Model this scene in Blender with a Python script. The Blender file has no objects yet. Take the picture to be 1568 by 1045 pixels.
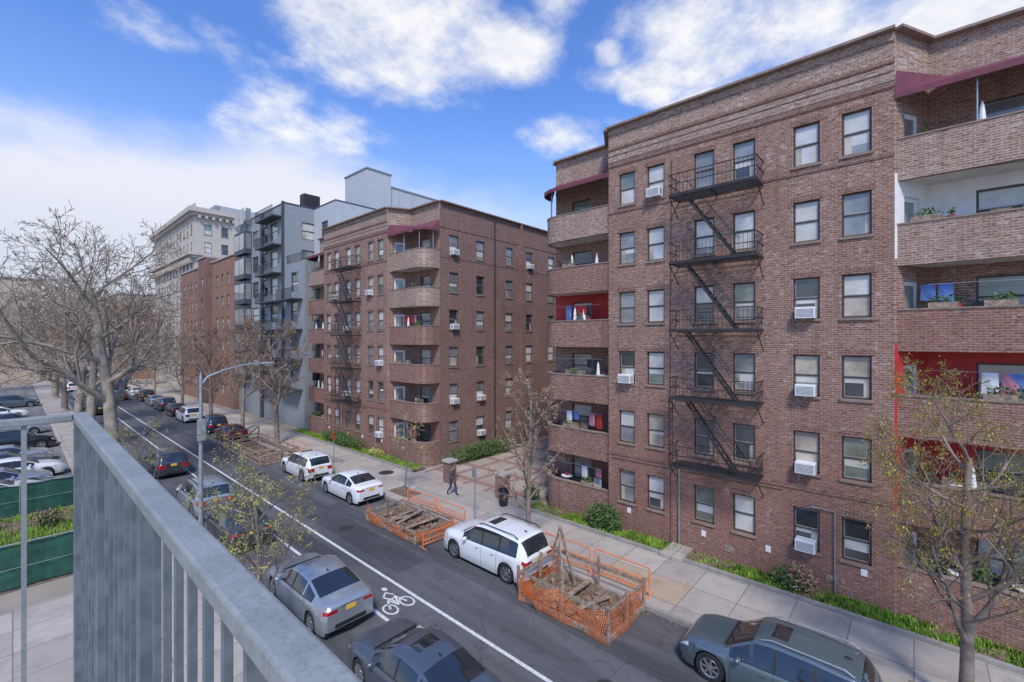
import bpy, math, random
import numpy as np
from mathutils import Vector, Matrix
S=bpy.context.scene
S.view_settings.view_transform='Standard'; S.view_settings.look='None'; S.view_settings.exposure=0
R=random.Random(7)
# ---------------------------------------------------------------- materials
def newmat(name):
    m=bpy.data.materials.new(name); m.use_nodes=True
    nt=m.node_tree; b=nt.nodes['Principled BSDF']; return m,nt,b
def nd(nt,t,**k):
    n=nt.nodes.new(t)
    for a,v in k.items(): setattr(n,a,v)
    return n
def mth(nt,op,a,b=None,c=None,clamp=False):
    n=nt.nodes.new('ShaderNodeMath'); n.operation=op; n.use_clamp=clamp
    for i,v in enumerate((a,b,c)):
        if v is None: continue
        if isinstance(v,(int,float)): n.inputs[i].default_value=v
        else: nt.links.new(v,n.inputs[i])
    return n.outputs[0]
def mixc(nt,f,a,b,bt='MIX'):
    n=nt.nodes.new('ShaderNodeMix'); n.data_type='RGBA'; n.blend_type=bt
    for idx,v in ((0,f),(6,a),(7,b)):
        if isinstance(v,(int,float)): n.inputs[idx].default_value=v
        elif isinstance(v,tuple): n.inputs[idx].default_value=(*v[:3],1)
        else: nt.links.new(v,n.inputs[idx])
    return n.outputs[2]
def noise(nt,vec,scale,detail=4,rough=.6):
    n=nd(nt,'ShaderNodeTexNoise'); n.inputs['Scale'].default_value=scale
    n.inputs['Detail'].default_value=detail; n.inputs['Roughness'].default_value=rough
    if vec is not None: nt.links.new(vec,n.inputs['Vector'])
    return n.outputs['Fac']
def ramp(nt,f,p0,p1):
    n=nt.nodes.new('ShaderNodeMapRange'); n.interpolation_type='SMOOTHSTEP'
    nt.links.new(f,n.inputs[0]); n.inputs[1].default_value=p0; n.inputs[2].default_value=p1
    return n.outputs[0]
def M(name,col,rough=.7,metal=0,var=.15,scale=3,bump=0,bscale=30,coat=0,spec=None):
    m,nt,b=newmat(name)
    tc=nd(nt,'ShaderNodeTexCoord').outputs['Object']
    f=noise(nt,tc,scale,3)
    lo=tuple(c*(1-var) for c in col); hi=tuple(min(1,c*(1+var)) for c in col)
    nt.links.new(mixc(nt,ramp(nt,f,.3,.7),lo,hi),b.inputs['Base Color'])
    b.inputs['Roughness'].default_value=rough; b.inputs['Metallic'].default_value=metal
    if coat: b.inputs['Coat Weight'].default_value=coat; b.inputs['Coat Roughness'].default_value=.04
    if spec is not None: b.inputs['Specular IOR Level'].default_value=spec
    if bump:
        bp=nd(nt,'ShaderNodeBump'); bp.inputs['Strength'].default_value=bump; bp.inputs['Distance'].default_value=.02
        nt.links.new(noise(nt,tc,bscale,3),bp.inputs['Height']); nt.links.new(bp.outputs[0],b.inputs['Normal'])
    return m
def brick(name,c1,c2,mortar,stain=.3,pale=.25,zred=None):
    m,nt,b=newmat(name)
    tc=nd(nt,'ShaderNodeTexCoord').outputs['Object']
    sp=nd(nt,'ShaderNodeSeparateXYZ'); nt.links.new(tc,sp.inputs[0])
    u=mth(nt,'ADD',sp.outputs[0],sp.outputs[1])
    cb=nd(nt,'ShaderNodeCombineXYZ'); nt.links.new(u,cb.inputs[0]); nt.links.new(sp.outputs[2],cb.inputs[1])
    bt=nd(nt,'ShaderNodeTexBrick'); nt.links.new(cb.outputs[0],bt.inputs['Vector'])
    bt.inputs['Scale'].default_value=1; bt.inputs['Brick Width'].default_value=.22; bt.inputs['Row Height'].default_value=.08
    bt.inputs['Mortar Size'].default_value=.011; bt.inputs['Bias'].default_value=-.15
    bt.inputs['Color1'].default_value=(*c1,1); bt.inputs['Color2'].default_value=(*c2,1); bt.inputs['Mortar'].default_value=(*mortar,1)
    col=bt.outputs['Color']
    # brick-sized variation: dark headers and pale, salty bricks
    mp=nd(nt,'ShaderNodeMapping'); mp.inputs['Scale'].default_value=(4.5,11,1); nt.links.new(cb.outputs[0],mp.inputs[0])
    a=noise(nt,mp.outputs[0],1.0,2,.8)
    col=mixc(nt,mth(nt,'MULTIPLY',ramp(nt,a,.54,.68),.7),col,tuple(x*.45 for x in c2))
    mp2=nd(nt,'ShaderNodeMapping'); mp2.inputs['Scale'].default_value=(4,11,1); mp2.inputs['Location'].default_value=(31,17,0); nt.links.new(cb.outputs[0],mp2.inputs[0])
    a2=noise(nt,mp2.outputs[0],1.0,2,.8)
    n1=noise(nt,tc,.35,4); n5=noise(nt,tc,.8,4)
    patch=mth(nt,'ADD',.35,ramp(nt,n5,.4,.65))
    col=mixc(nt,mth(nt,'MULTIPLY',mth(nt,'MULTIPLY',ramp(nt,a2,.52,.66),patch),pale),col,(.52,.45,.39))
    col=mixc(nt,mth(nt,'MULTIPLY',ramp(nt,n1,.4,.75),stain),col,tuple(x*.62 for x in c2))
    mp4=nd(nt,'ShaderNodeMapping'); mp4.inputs['Scale'].default_value=(2.2,.15,1); nt.links.new(cb.outputs[0],mp4.inputs[0])
    n4=noise(nt,mp4.outputs[0],1.0,4,.6)
    col=mixc(nt,mth(nt,'MULTIPLY',ramp(nt,n4,.52,.8),.4),col,tuple(x*.5 for x in c2))
    if zred:
        f=ramp(nt,mth(nt,'ADD',sp.outputs[2],mth(nt,'MULTIPLY',n1,3)),4,11)
        col=mixc(nt,mth(nt,'MULTIPLY',mth(nt,'SUBTRACT',1,f),.4),col,zred)
    nt.links.new(col,b.inputs['Base Color']); b.inputs['Roughness'].default_value=.9; b.inputs['Specular IOR Level'].default_value=.2
    bp=nd(nt,'ShaderNodeBump'); bp.inputs['Strength'].default_value=.6; bp.inputs['Distance'].default_value=.012
    nt.links.new(mth(nt,'ADD',mth(nt,'MULTIPLY',bt.outputs['Fac'],-1),mth(nt,'MULTIPLY',a,.8)),bp.inputs['Height']); nt.links.new(bp.outputs[0],b.inputs['Normal'])
    return m
def slab(name,col,w,h,joint,gap=.015,var=.12):
    m,nt,b=newmat(name)
    tc=nd(nt,'ShaderNodeTexCoord').outputs['Object']
    bt=nd(nt,'ShaderNodeTexBrick'); bt.offset=0; nt.links.new(tc,bt.inputs['Vector'])
    bt.inputs['Scale'].default_value=1; bt.inputs['Brick Width'].default_value=w; bt.inputs['Row Height'].default_value=h
    bt.inputs['Mortar Size'].default_value=gap
    bt.inputs['Color1'].default_value=(*[c*(1-var) for c in col],1); bt.inputs['Color2'].default_value=(*[c*(1+var) for c in col],1)
    bt.inputs['Mortar'].default_value=(*joint,1)
    f=noise(nt,tc,1.1,6,.7); g=noise(nt,tc,7,4,.7)
    c=mixc(nt,mth(nt,'MULTIPLY',ramp(nt,f,.45,.72),.5),bt.outputs['Color'],tuple(x*.55 for x in col))
    c=mixc(nt,mth(nt,'MULTIPLY',ramp(nt,g,.58,.70),.5),c,tuple(x*.42 for x in col))
    nt.links.new(c,b.inputs['Base Color']); b.inputs['Roughness'].default_value=.9; b.inputs['Specular IOR Level'].default_value=.25
    return m
def asphalt(name,c):
    m,nt,b=newmat(name)
    tc=nd(nt,'ShaderNodeTexCoord').outputs['Object']
    mp=nd(nt,'ShaderNodeMapping'); mp.inputs['Scale'].default_value=(1,.12,1); nt.links.new(tc,mp.inputs[0])
    f=noise(nt,mp.outputs[0],1.1,5,.65); g=noise(nt,tc,45,3,.8); h=noise(nt,tc,.5,5,.7); k=noise(nt,tc,1.8,5,.75)
    col=mixc(nt,ramp(nt,f,.3,.7),tuple(x*.72 for x in c),tuple(x*1.28 for x in c))
    col=mixc(nt,mth(nt,'MULTIPLY',ramp(nt,h,.5,.7),.35),col,tuple(x*.55 for x in c))
    col=mixc(nt,mth(nt,'MULTIPLY',ramp(nt,k,.57,.68),.55),col,tuple(x*.45 for x in c))
    col=mixc(nt,mth(nt,'MULTIPLY',ramp(nt,g,.5,.75),.35),col,tuple(x*2 for x in c))
    vo=nd(nt,'ShaderNodeTexVoronoi'); vo.feature='DISTANCE_TO_EDGE'; vo.inputs['Scale'].default_value=.3
    wv=nd(nt,'ShaderNodeVectorMath'); wv.operation='ADD'; nt.links.new(tc,wv.inputs[0])
    nn=nd(nt,'ShaderNodeTexNoise'); nn.inputs['Scale'].default_value=.9; nt.links.new(tc,nn.inputs['Vector']); nt.links.new(nn.outputs['Color'],wv.inputs[1]); nt.links.new(wv.outputs[0],vo.inputs['Vector'])
    crack=mth(nt,'LESS_THAN',vo.outputs['Distance'],.005)
    col=mixc(nt,mth(nt,'MULTIPLY',crack,.35),col,tuple(x*.4 for x in c))
    nt.links.new(col,b.inputs['Base Color']); b.inputs['Roughness'].default_value=.85; b.inputs['Specular IOR Level'].default_value=.3
    bp=nd(nt,'ShaderNodeBump'); bp.inputs['Strength'].default_value=.3; bp.inputs['Distance'].default_value=.01
    nt.links.new(g,bp.inputs['Height']); nt.links.new(bp.outputs[0],b.inputs['Normal'])
    return m
BR1=brick('brick_tan_red',(.315,.160,.108),(.205,.095,.067),(.40,.33,.275),.25,.7,zred=(.24,.092,.067))
BR2=brick('brick_red',(.255,.118,.09),(.17,.074,.06),(.30,.245,.205),.25,.35)
BRP=brick('brick_parapet',(.35,.215,.15),(.23,.125,.088),(.47,.41,.35),.2,1.0)
BRB=brick('brick_balcony',(.295,.13,.09),(.2,.084,.062),(.34,.265,.215),.25,.45)
BR4=brick('brick_orange',(.35,.17,.105),(.25,.11,.07),(.36,.28,.22),.3)
BDK=brick('brick_lintel',(.24,.112,.08),(.165,.073,.055),(.34,.27,.22),.15,.2)
RED=M('red_paint',(.45,.03,.025),.6); WHITEP=M('white_paint_wall',(.74,.73,.70),.7,var=.05)
SOFF=M('soffit_paint',(.66,.63,.57),.8,var=.12)
STONE=M('stone_trim',(.42,.38,.33),.85,bump=.2); STONED=M('sill_stone',(.27,.20,.155),.85)
FRAME=M('bronze_frame',(.06,.045,.036),.5); FRAMEB=M('black_frame',(.02,.022,.026),.4)
SASH=M('grey_sash',(.33,.31,.28),.5)
IRON=M('black_iron',(.032,.029,.029),.6)
def glass(name,col,rough=.06,var=.3):
    return M(name,col,rough,0,var,.9,spec=.9,coat=.5)
def slatmat():
    m,nt,b=newmat('window_blind'); tc=nd(nt,'ShaderNodeTexCoord').outputs['Object']
    sp=nd(nt,'ShaderNodeSeparateXYZ'); nt.links.new(tc,sp.inputs[0])
    fr=mth(nt,'FRACT',mth(nt,'MULTIPLY',sp.outputs[2],14)); n=noise(nt,tc,1.2,3)
    c=mixc(nt,ramp(nt,fr,.55,.95),(.66,.66,.63),(.40,.40,.39)); c=mixc(nt,ramp(nt,n,.35,.65),c,(.52,.49,.42))
    nt.links.new(c,b.inputs['Base Color']); b.inputs['Roughness'].default_value=.3; b.inputs['Coat Weight'].default_value=.6; b.inputs['Coat Roughness'].default_value=.03; return m
GL={'glass_dark':glass('glass_dark',(.045,.05,.052)),'glass_mid':glass('glass_mid',(.22,.225,.215)),
    'glass_blind':slatmat(),'glass_green':glass('glass_green',(.18,.21,.16)),'glass_curtain':glass('glass_curtain',(.42,.36,.28),.2,.4)}
WOOD=M('weathered_wood',(.29,.215,.155),.85,var=.4,scale=6); ORANGE=M('orange_plastic',(.78,.21,.06),.5,var=.15)
WHITE=M('white_enamel',(.78,.78,.76),.4,var=.05); GRILL=M('grey_grille',(.2,.2,.2),.6)
AWN=M('maroon_awning',(.17,.045,.065),.8); GALV=M('galvanised_steel',(.40,.42,.42),.4,.6,.12,6)
def railmat():
    m,nt,b=newmat('grey_painted_rail'); tc=nd(nt,'ShaderNodeTexCoord').outputs['Object']
    f=noise(nt,tc,5,5,.7); g=noise(nt,tc,60,4,.8); h=noise(nt,tc,18,5,.8)
    c=mixc(nt,ramp(nt,f,.3,.7),(.22,.235,.225),(.30,.31,.30)); c=mixc(nt,mth(nt,'MULTIPLY',ramp(nt,g,.45,.7),.55),c,(.14,.15,.15))
    c=mixc(nt,mth(nt,'MULTIPLY',ramp(nt,h,.62,.72),.5),c,(.42,.42,.40))
    nt.links.new(c,b.inputs['Base Color']); b.inputs['Roughness'].default_value=.55
    bp=nd(nt,'ShaderNodeBump'); bp.inputs['Strength'].default_value=.45; bp.inputs['Distance'].default_value=.002; nt.links.new(g,bp.inputs['Height']); nt.links.new(bp.outputs[0],b.inputs['Normal']); return m
RAILM=railmat(); PICK=M('blue_grey_picket',(.145,.165,.178),.45,.1,.25,8)
ROAD=asphalt('asphalt_road',(.108,.107,.107)); LOT=asphalt('asphalt_lot',(.19,.185,.178))
SIDE=slab('concrete_sidewalk',(.44,.39,.33),1.5,1.5,(.19,.17,.145)); KERB=M('kerb_stone',(.3,.275,.245),.85,bump=.2)
COURT=slab('courtyard_paving',(.43,.36,.295),1.2,1.2,(.28,.22,.18)); COURTR=M('courtyard_brick_paving',(.31,.185,.14),.9)
GROUND=M('ground_soil',(.30,.255,.20),.95,var=.25,scale=.2); SOIL=M('soil',(.19,.135,.09),.95,var=.4,scale=3,bump=.6,bscale=12)
GRASS=M('grass',(.18,.31,.03),.8,var=.5,scale=2); PAINT=M('road_paint',(.66,.66,.64),.7,var=.2,scale=9)
HEDGE=M('hedge_leaf',(.075,.13,.03),.7,var=.5,scale=5); FENG=M('green_fabric',(.02,.085,.055),.8,var=.25)
BARK=M('bark_brown',(.23,.18,.135),.9,var=.3,scale=4); BARKS=M('bark_pale',(.33,.275,.21),.9,var=.35,scale=1.5); BARKR=M('bark_grey_brown',(.24,.185,.145),.9,var=.3)
BUD=M('bud_yellow',(.52,.43,.08),.7,var=.3); LEAFG=M('leaf_young',(.38,.37,.09),.7,var=.35); BUDR=M('bud_brown',(.33,.215,.13),.8,var=.3)
M0=M('blue_cloth',(.12,.2,.45),.8); PINK=M('pink_cloth',(.5,.2,.25),.8)
# ---------------------------------------------------------------- mesh builder
class MB:
    def __init__(s): s.v=[];s.f=[]
    def poly(s,pts):
        n=len(s.v); s.v+= [tuple(p) for p in pts]; s.f.append(tuple(range(n,n+len(pts))))
    def box(s,a,b):
        x0,y0,z0=a;x1,y1,z1=b; n=len(s.v)
        s.v+=[(x0,y0,z0),(x1,y0,z0),(x1,y1,z0),(x0,y1,z0),(x0,y0,z1),(x1,y0,z1),(x1,y1,z1),(x0,y1,z1)]
        s.f+=[(n,n+3,n+2,n+1),(n+4,n+5,n+6,n+7),(n,n+1,n+5,n+4),(n+1,n+2,n+6,n+5),(n+2,n+3,n+7,n+6),(n+3,n,n+4,n+7)]
    def obox(s,P,U,N,u0,u1,n0,n1,z0,z1):
        def q(u,nn,z): return (P[0]+U[0]*u+N[0]*nn,P[1]+U[1]*u+N[1]*nn,z)
        n=len(s.v)
        s.v+=[q(u0,n0,z0),q(u1,n0,z0),q(u1,n1,z0),q(u0,n1,z0),q(u0,n0,z1),q(u1,n0,z1),q(u1,n1,z1),q(u0,n1,z1)]
        s.f+=[(n,n+3,n+2,n+1),(n+4,n+5,n+6,n+7),(n,n+1,n+5,n+4),(n+1,n+2,n+6,n+5),(n+2,n+3,n+7,n+6),(n+3,n,n+4,n+7)]
    def beam(s,p,q,w,h=None):
        h=h or w; p=Vector(p);q=Vector(q);d=(q-p).normalized()
        a=d.cross(Vector((0,0,1)));
        if a.length<1e-3: a=Vector((1,0,0))
        a.normalize(); b=a.cross(d); n=len(s.v)
        for c in (p,q):
            for i,j in ((-1,-1),(1,-1),(1,1),(-1,1)): s.v.append(tuple(c+a*(w/2*i)+b*(h/2*j)))
        s.f+=[(n,n+1,n+2,n+3),(n+7,n+6,n+5,n+4)]+[(n+i,n+4+i,n+4+(i+1)%4,n+(i+1)%4) for i in range(4)]
    def tube(s,pts,rad,n=6,cap=True):
        pts=[Vector(p) for p in pts]; m0=len(s.v)
        for i,p in enumerate(pts):
            d=(pts[min(i+1,len(pts)-1)]-pts[max(i-1,0)]).normalized()
            ref=Vector((0,0,1)) if abs(d.z)<.9 else Vector((1,0,0))
            a=d.cross(ref).normalized(); b=d.cross(a); r=rad[i] if isinstance(rad,(list,tuple)) else rad
            for k in range(n):
                t=2*math.pi*k/n; s.v.append(tuple(p+a*(math.cos(t)*r)+b*(math.sin(t)*r)))
        for i in range(len(pts)-1):
            for k in range(n):
                s.f.append((m0+i*n+k,m0+i*n+(k+1)%n,m0+(i+1)*n+(k+1)%n,m0+(i+1)*n+k))
        if cap:
            s.f.append(tuple(m0+k for k in range(n))); s.f.append(tuple(m0+(len(pts)-1)*n+k for k in reversed(range(n))))
    def lathe(s,c,axis,prof,n=24):
        c=Vector(c);ax=Vector(axis).normalized();a=ax.orthogonal().normalized();b=ax.cross(a);m0=len(s.v)
        for (t,r) in prof:
            for k in range(n):
                th=2*math.pi*k/n; s.v.append(tuple(c+ax*t+a*(math.cos(th)*r)+b*(math.sin(th)*r)))
        for i in range(len(prof)-1):
            for k in range(n): s.f.append((m0+i*n+k,m0+i*n+(k+1)%n,m0+(i+1)*n+(k+1)%n,m0+(i+1)*n+k))
    def blob(s,c,r,seed=0,n=10,amp=.15):
        rr=random.Random(seed); m0=len(s.v); c=Vector(c)
        for i in range(n+1):
            for k in range(n*2):
                th=math.pi*i/n; ph=math.pi*k/n; f=1+rr.uniform(-amp,amp)
                s.v.append((c.x+r[0]*math.sin(th)*math.cos(ph)*f,c.y+r[1]*math.sin(th)*math.sin(ph)*f,c.z+r[2]*math.cos(th)*f))
        for i in range(n):
            for k in range(n*2): s.f.append((m0+i*2*n+k,m0+i*2*n+(k+1)%(2*n),m0+(i+1)*2*n+(k+1)%(2*n),m0+(i+1)*2*n+k))
    def leaves(s,c,r,n,seed,sz=.06):
        rr=random.Random(seed)
        for _ in range(n):
            d=Vector((rr.gauss(0,1),rr.gauss(0,1),rr.gauss(0,1))).normalized()*(rr.random()**.4)
            p=Vector((c[0]+d.x*r[0],c[1]+d.y*r[1],c[2]+d.z*r[2])); q=rr.uniform(.5,1.2)*sz
            a=Vector((rr.gauss(0,1),rr.gauss(0,1),rr.gauss(0,1))).normalized()*q; b=a.orthogonal().normalized()*q*.6
            s.poly([p-a,p+b,p+a,p-b])
def mkobj(name,mb,mats,smooth=False,bevel=0,midx=None):
    me=bpy.data.meshes.new(name); me.from_pydata(mb.v,[],mb.f)
    for m in (mats if isinstance(mats,list) else [mats]): me.materials.append(m)
    if midx: me.polygons.foreach_set('material_index',midx)
    if smooth: me.polygons.foreach_set('use_smooth',[True]*len(me.polygons)); me.set_sharp_from_angle(angle=math.radians(38))
    me.update(); o=bpy.data.objects.new(name,me); S.collection.objects.link(o)
    if bevel:
        bv=o.modifiers.new('b','BEVEL'); bv.width=bevel; bv.segments=2; bv.limit_method='ANGLE'
    return o
class G:
    def __init__(s,name,loc=(0,0,0),rotz=0): s.name=name;s.loc=loc;s.rz=rotz;s.p={};s.extra=[]
    def part(s,n,mat,smooth=False,bevel=0):
        if n not in s.p: s.p[n]=(MB(),mat,smooth,bevel)
        return s.p[n][0]
    def done(s,world=True):
        e=bpy.data.objects.new(s.name,None); S.collection.objects.link(e); e.location=s.loc; e.rotation_euler=(0,0,s.rz)
        e.empty_display_size=.5
        for n,(mb,mat,sm,bv) in s.p.items():
            if not mb.f: continue
            if world: mb.v=[(v[0]-s.loc[0],v[1]-s.loc[1],v[2]-s.loc[2]) for v in mb.v]
            o=mkobj(n,mb,mat,sm,bv); o.parent=e
        for o in s.extra: o.parent=e
        return e
def single(name,mb,mat,loc=(0,0,0),smooth=False,bevel=0):
    mb.v=[(v[0]-loc[0],v[1]-loc[1],v[2]-loc[2]) for v in mb.v]
    o=mkobj(name,mb,mat,smooth,bevel); o.location=loc; return o
# ---------------------------------------------------------------- walls
def wall(mb,P,U,N,L,z0,z1,ops,depth=.14):
    us=sorted({0,L}|{o[0] for o in ops}|{o[1] for o in ops}); zs=sorted({z0,z1}|{o[2] for o in ops}|{o[3] for o in ops})
    def q(u,n,z): return (P[0]+U[0]*u+N[0]*n,P[1]+U[1]*u+N[1]*n,z)
    for a,b in zip(us,us[1:]):
        run=None
        for c,d in zip(zs,zs[1:]):
            um=(a+b)/2;zm=(c+d)/2
            if any(o[0]<um<o[1] and o[2]<zm<o[3] for o in ops):
                if run: mb.poly([q(a,0,run[0]),q(b,0,run[0]),q(b,0,run[1]),q(a,0,run[1])]); run=None
            else: run=(run[0],d) if run else (c,d)
        if run: mb.poly([q(a,0,run[0]),q(b,0,run[0]),q(b,0,run[1]),q(a,0,run[1])])
    for (a,b,c,d) in ops:
        k=-depth
        mb.poly([q(a,0,c),q(a,k,c),q(a,k,d),q(a,0,d)]); mb.poly([q(b,0,c),q(b,0,d),q(b,k,d),q(b,k,c)])
        mb.poly([q(a,0,d),q(a,k,d),q(b,k,d),q(b,0,d)]); mb.poly([q(a,0,c),q(b,0,c),q(b,k,c),q(a,k,c)])
def window(g,P,U,N,o,frame=FRAME,sill=True,lintel=True,depth=.14,gk=None,fw=.055,mid=True,rr=R,fn='window_frames'):
    a,b,c,d=o; F=g.part(fn,frame)
    n0=-depth-.02;n1=-depth+.05
    F.obox(P,U,N,a,a+fw,n0,n1,c,d);F.obox(P,U,N,b-fw,b,n0,n1,c,d)
    F.obox(P,U,N,a+fw,b-fw,n0,n1,c,c+fw);F.obox(P,U,N,a+fw,b-fw,n0,n1,d-fw,d)
    m=(c+d)/2
    ks=['glass_dark','glass_mid','glass_blind','glass_green','glass_curtain']
    k1=gk or rr.choices(ks,[1.5,3,5,1,1.5])[0]
    k2=gk or (k1 if rr.random()<.45 else rr.choices(ks,[4,4,2,1,1.5])[0])
    if mid:
        F.obox(P,U,N,a+fw,b-fw,n0,n1-.01,m-.025,m+.025)
        s2=.022; Q=g.part('window_sashes',SASH if frame is FRAME else frame)
        for (z0,z1,nn) in ((m+.025,d-fw,n0+.045),(c+fw,m-.025,n0+.025)):
            Q.obox(P,U,N,a+fw,a+fw+s2,nn,nn+.012,z0,z1);Q.obox(P,U,N,b-fw-s2,b-fw,nn,nn+.012,z0,z1)
            Q.obox(P,U,N,a+fw+s2,b-fw-s2,nn,nn+.012,z0,z0+s2*1.4);Q.obox(P,U,N,a+fw+s2,b-fw-s2,nn,nn+.012,z1-s2,z1)
        g.part(k1,GL[k1]).obox(P,U,N,a+fw,b-fw,n0+.03,n0+.044,m+.025,d-fw)
        g.part(k2,GL[k2]).obox(P,U,N,a+fw,b-fw,n0+.01,n0+.024,c+fw,m-.025)
        if k2!='glass_blind' and rr.random()<.4:
            g.part('glass_blind',GL['glass_blind']).obox(P,U,N,a+fw+s2,b-fw-s2,n0+.0241,n0+.027,m-.025-rr.uniform(.1,.45),m-.03)
        if rr.random()<.35:
            w=rr.uniform(.12,.3)*(b-a); s=rr.choice([0,1])
            g.part('glass_curtain',GL['glass_curtain']).obox(P,U,N,(a+fw+s2) if s else b-fw-w,(a+fw+w) if s else b-fw-s2,n0+.0242,n0+.029,c+fw+.03,m-.03)
    else: g.part(k1,GL[k1]).obox(P,U,N,a+fw,b-fw,n0+.03,n0+.045,c+fw,d-fw)
    if sill: g.part('window_sills',STONED).obox(P,U,N,a-.06,b+.06,.002,.06,c-.09,c-.002)
    if lintel: g.part('lintels',BDK).obox(P,U,N,a-.08,b+.08,.001,.012,d+.002,d+.2)
def ac(g,P,U,N,o):
    a,b,c,d=o; m=(a+b)/2
    g.part('ac_units',WHITE,False,.015).obox(P,U,N,m-.31,m+.31,-.1,.32,c+.01,c+.42)
    for i in range(7): g.part('ac_grilles',GRILL).obox(P,U,N,m-.27,m+.27,.321,.326,c+.06+i*.045,c+.08+i*.045)
    for sx in (-1,1):
        for i in range(5): g.part('ac_grilles',GRILL).obox(P,U,N,m+sx*.311-.001,m+sx*.311+.001,.02,.28,c+.1+i*.05,c+.125+i*.05)
    g.part('ac_grilles',GRILL).obox(P,U,N,m-.02,m+.02,.061,.3,c-.05,c+.009)
FH=2.81; Z0=.57; NF=6; RH=19.28
XF=19.35; XR=20.97
def arcpath(yc,sgn):
    pts=[(19.47,yc)]; ye=yc+sgn*4.35; r=1.05
    for i in range(9):
        t=math.pi/2*i/8
        pts.append((19.47+r-r*math.cos(t),ye-sgn*r+sgn*r*math.sin(t)))
    pts.append((XR,ye)); return pts
def ribbon_wall(mb,outer,inner,z0,z1):
    for i in range(len(outer)-1):
        a,b,c,d=outer[i],outer[i+1],inner[i+1],inner[i]
        n=len(mb.v); mb.v+=[(*a,z0),(*b,z0),(*c,z0),(*d,z0),(*a,z1),(*b,z1),(*c,z1),(*d,z1)]
        mb.f+=[(n,n+1,n+2,n+3),(n+4,n+5,n+6,n+7),(n,n+1,n+5,n+4),(n+2,n+3,n+7,n+6)]
        if i==0: mb.f.append((n,n+3,n+7,n+4))
        if i==len(outer)-2: mb.f.append((n+1,n+2,n+6,n+5))
def clutter(g,rr,f,yc,sgn,k,near):
    nitem=rr.choice([4,5,6,7]) if near else rr.choice([2,3,4,5])
    for j in range(nitem):
        yy=yc+sgn*rr.uniform(.7,3.2); xx=rr.uniform(19.75,20.1)
        t=rr.choice(['chair','plant','plant','laundry','box','bike','plant_rail','umbrella','table'])
        if t=='laundry' and k>=4: t='chair'
        if t=='plant_rail' and k==5: t='plant'
        if t=='chair':
            m,pn=rr.choice([(WHITE,'white_chair'),(FRAMEB,'dark_chair'),(WOOD,'wooden_chair')]); q=g.part(pn,m)
            q.box((xx,yy-.22,f+.42),(xx+.44,yy+.22,f+.46)); q.box((xx+.4,yy-.22,f+.461),(xx+.44,yy+.22,f+1.35))
            for a in (0,.4):
                for b in (-.22,.18): q.box((xx+a,yy+b,f),(xx+a+.04,yy+b+.04,f+.419))
        elif t=='umbrella':
            g.part('folded_parasol',M0 if rr.random()<.4 else WHITE,True).lathe((xx,yy,f+.9),(0,0,1),[(0,.03),(.1,.11),(.8,.05),(.95,.0)],8)
        elif t=='table':
            q=g.part('tables',WHITE,True); q.lathe((xx+.2,yy,f+1.12),(0,0,1),[(0,.0),(0,.32),(.03,.32),(.03,0)],14); q.tube([(xx+.2,yy,f),(xx+.2,yy,f+1.12)],.03,6)
            g.part('plant_pots',RED,True).lathe((xx+.2,yy,f+1.151),(0,0,1),[(0,.07),(.14,.09),(.15,0)],8); g.part('balcony_plants',HEDGE).leaves((xx+.2,yy,f+1.42),(.14,.14,.15),40,rr.random(),.05)
        elif t=='plant':
            g.part('plant_pots',RED if rr.random()<.3 else WOOD,True).lathe((xx,yy,f),(0,0,1),[(0,.14),(.9,.18),(.92,.0)],10)
            g.part('balcony_plants',HEDGE).leaves((xx,yy,f+1.25),(.28,.3,.36),80,rr.random(),.07)
        elif t=='plant_rail':
            g.part('planter_boxes',WOOD).box((19.5,yy-.35,f+1.152),(19.68,yy+.35,f+1.32)); g.part('balcony_plants',HEDGE).leaves((19.59,yy,f+1.42),(.14,.36,.16),90,rr.random(),.05)
        elif t=='laundry':
            g.part('clothes_line',WHITE).tube([(20.0,yc+sgn*.8,f+1.95),(20.0,yc+sgn*3.8,f+1.93)],.008,4)
            for i in range(rr.choice([2,3,4])):
                y2=yy+i*.42*sgn
                if abs(y2-yc)>3.6: continue
                m,pn=rr.choice([(M0,'blue_laundry'),(PINK,'pink_laundry'),(WHITE,'white_laundry'),(FRAMEB,'dark_laundry'),(RED,'red_laundry')])
                h=rr.uniform(.4,.75); g.part(pn,m).poly([(20.0,y2,f+1.94),(20.0,y2+.34,f+1.94),(20.05,y2+.36,f+1.94-h),(20.03,y2+.17,f+1.9-h),(19.98,y2-.02,f+1.94-h)])
        elif t=='bike':
            q=g.part('bicycle',IRON)
            for a in (-.5,.5):
                n=14
                for i in range(n):
                    c1,c2=2*math.pi*i/n,2*math.pi*(i+1)/n
                    q.beam((xx,yy+a+.32*math.cos(c1),f+.75+.32*math.sin(c1)),(xx,yy+a+.32*math.cos(c2),f+.75+.32*math.sin(c2)),.035)
            q.beam((xx,yy-.5,f+.75),(xx,yy-.2,f+1.25),.035);q.beam((xx,yy-.2,f+1.2),(xx,yy+.35,f+1.25),.035);q.beam((xx,yy+.5,f+.75),(xx,yy+.35,f+1.35),.035);q.beam((xx-.2,yy+.35,f+1.38),(xx+.2,yy+.35,f+1.38),.03)
        else:
            g.part('storage_boxes',WHITE).box((xx,yy-.25,f),(xx+.4,yy+.25,f+.9)); g.part('cardboard',WOOD).box((xx+.02,yy-.2,f+.901),(xx+.36,yy+.18,f+1.3))
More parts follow.
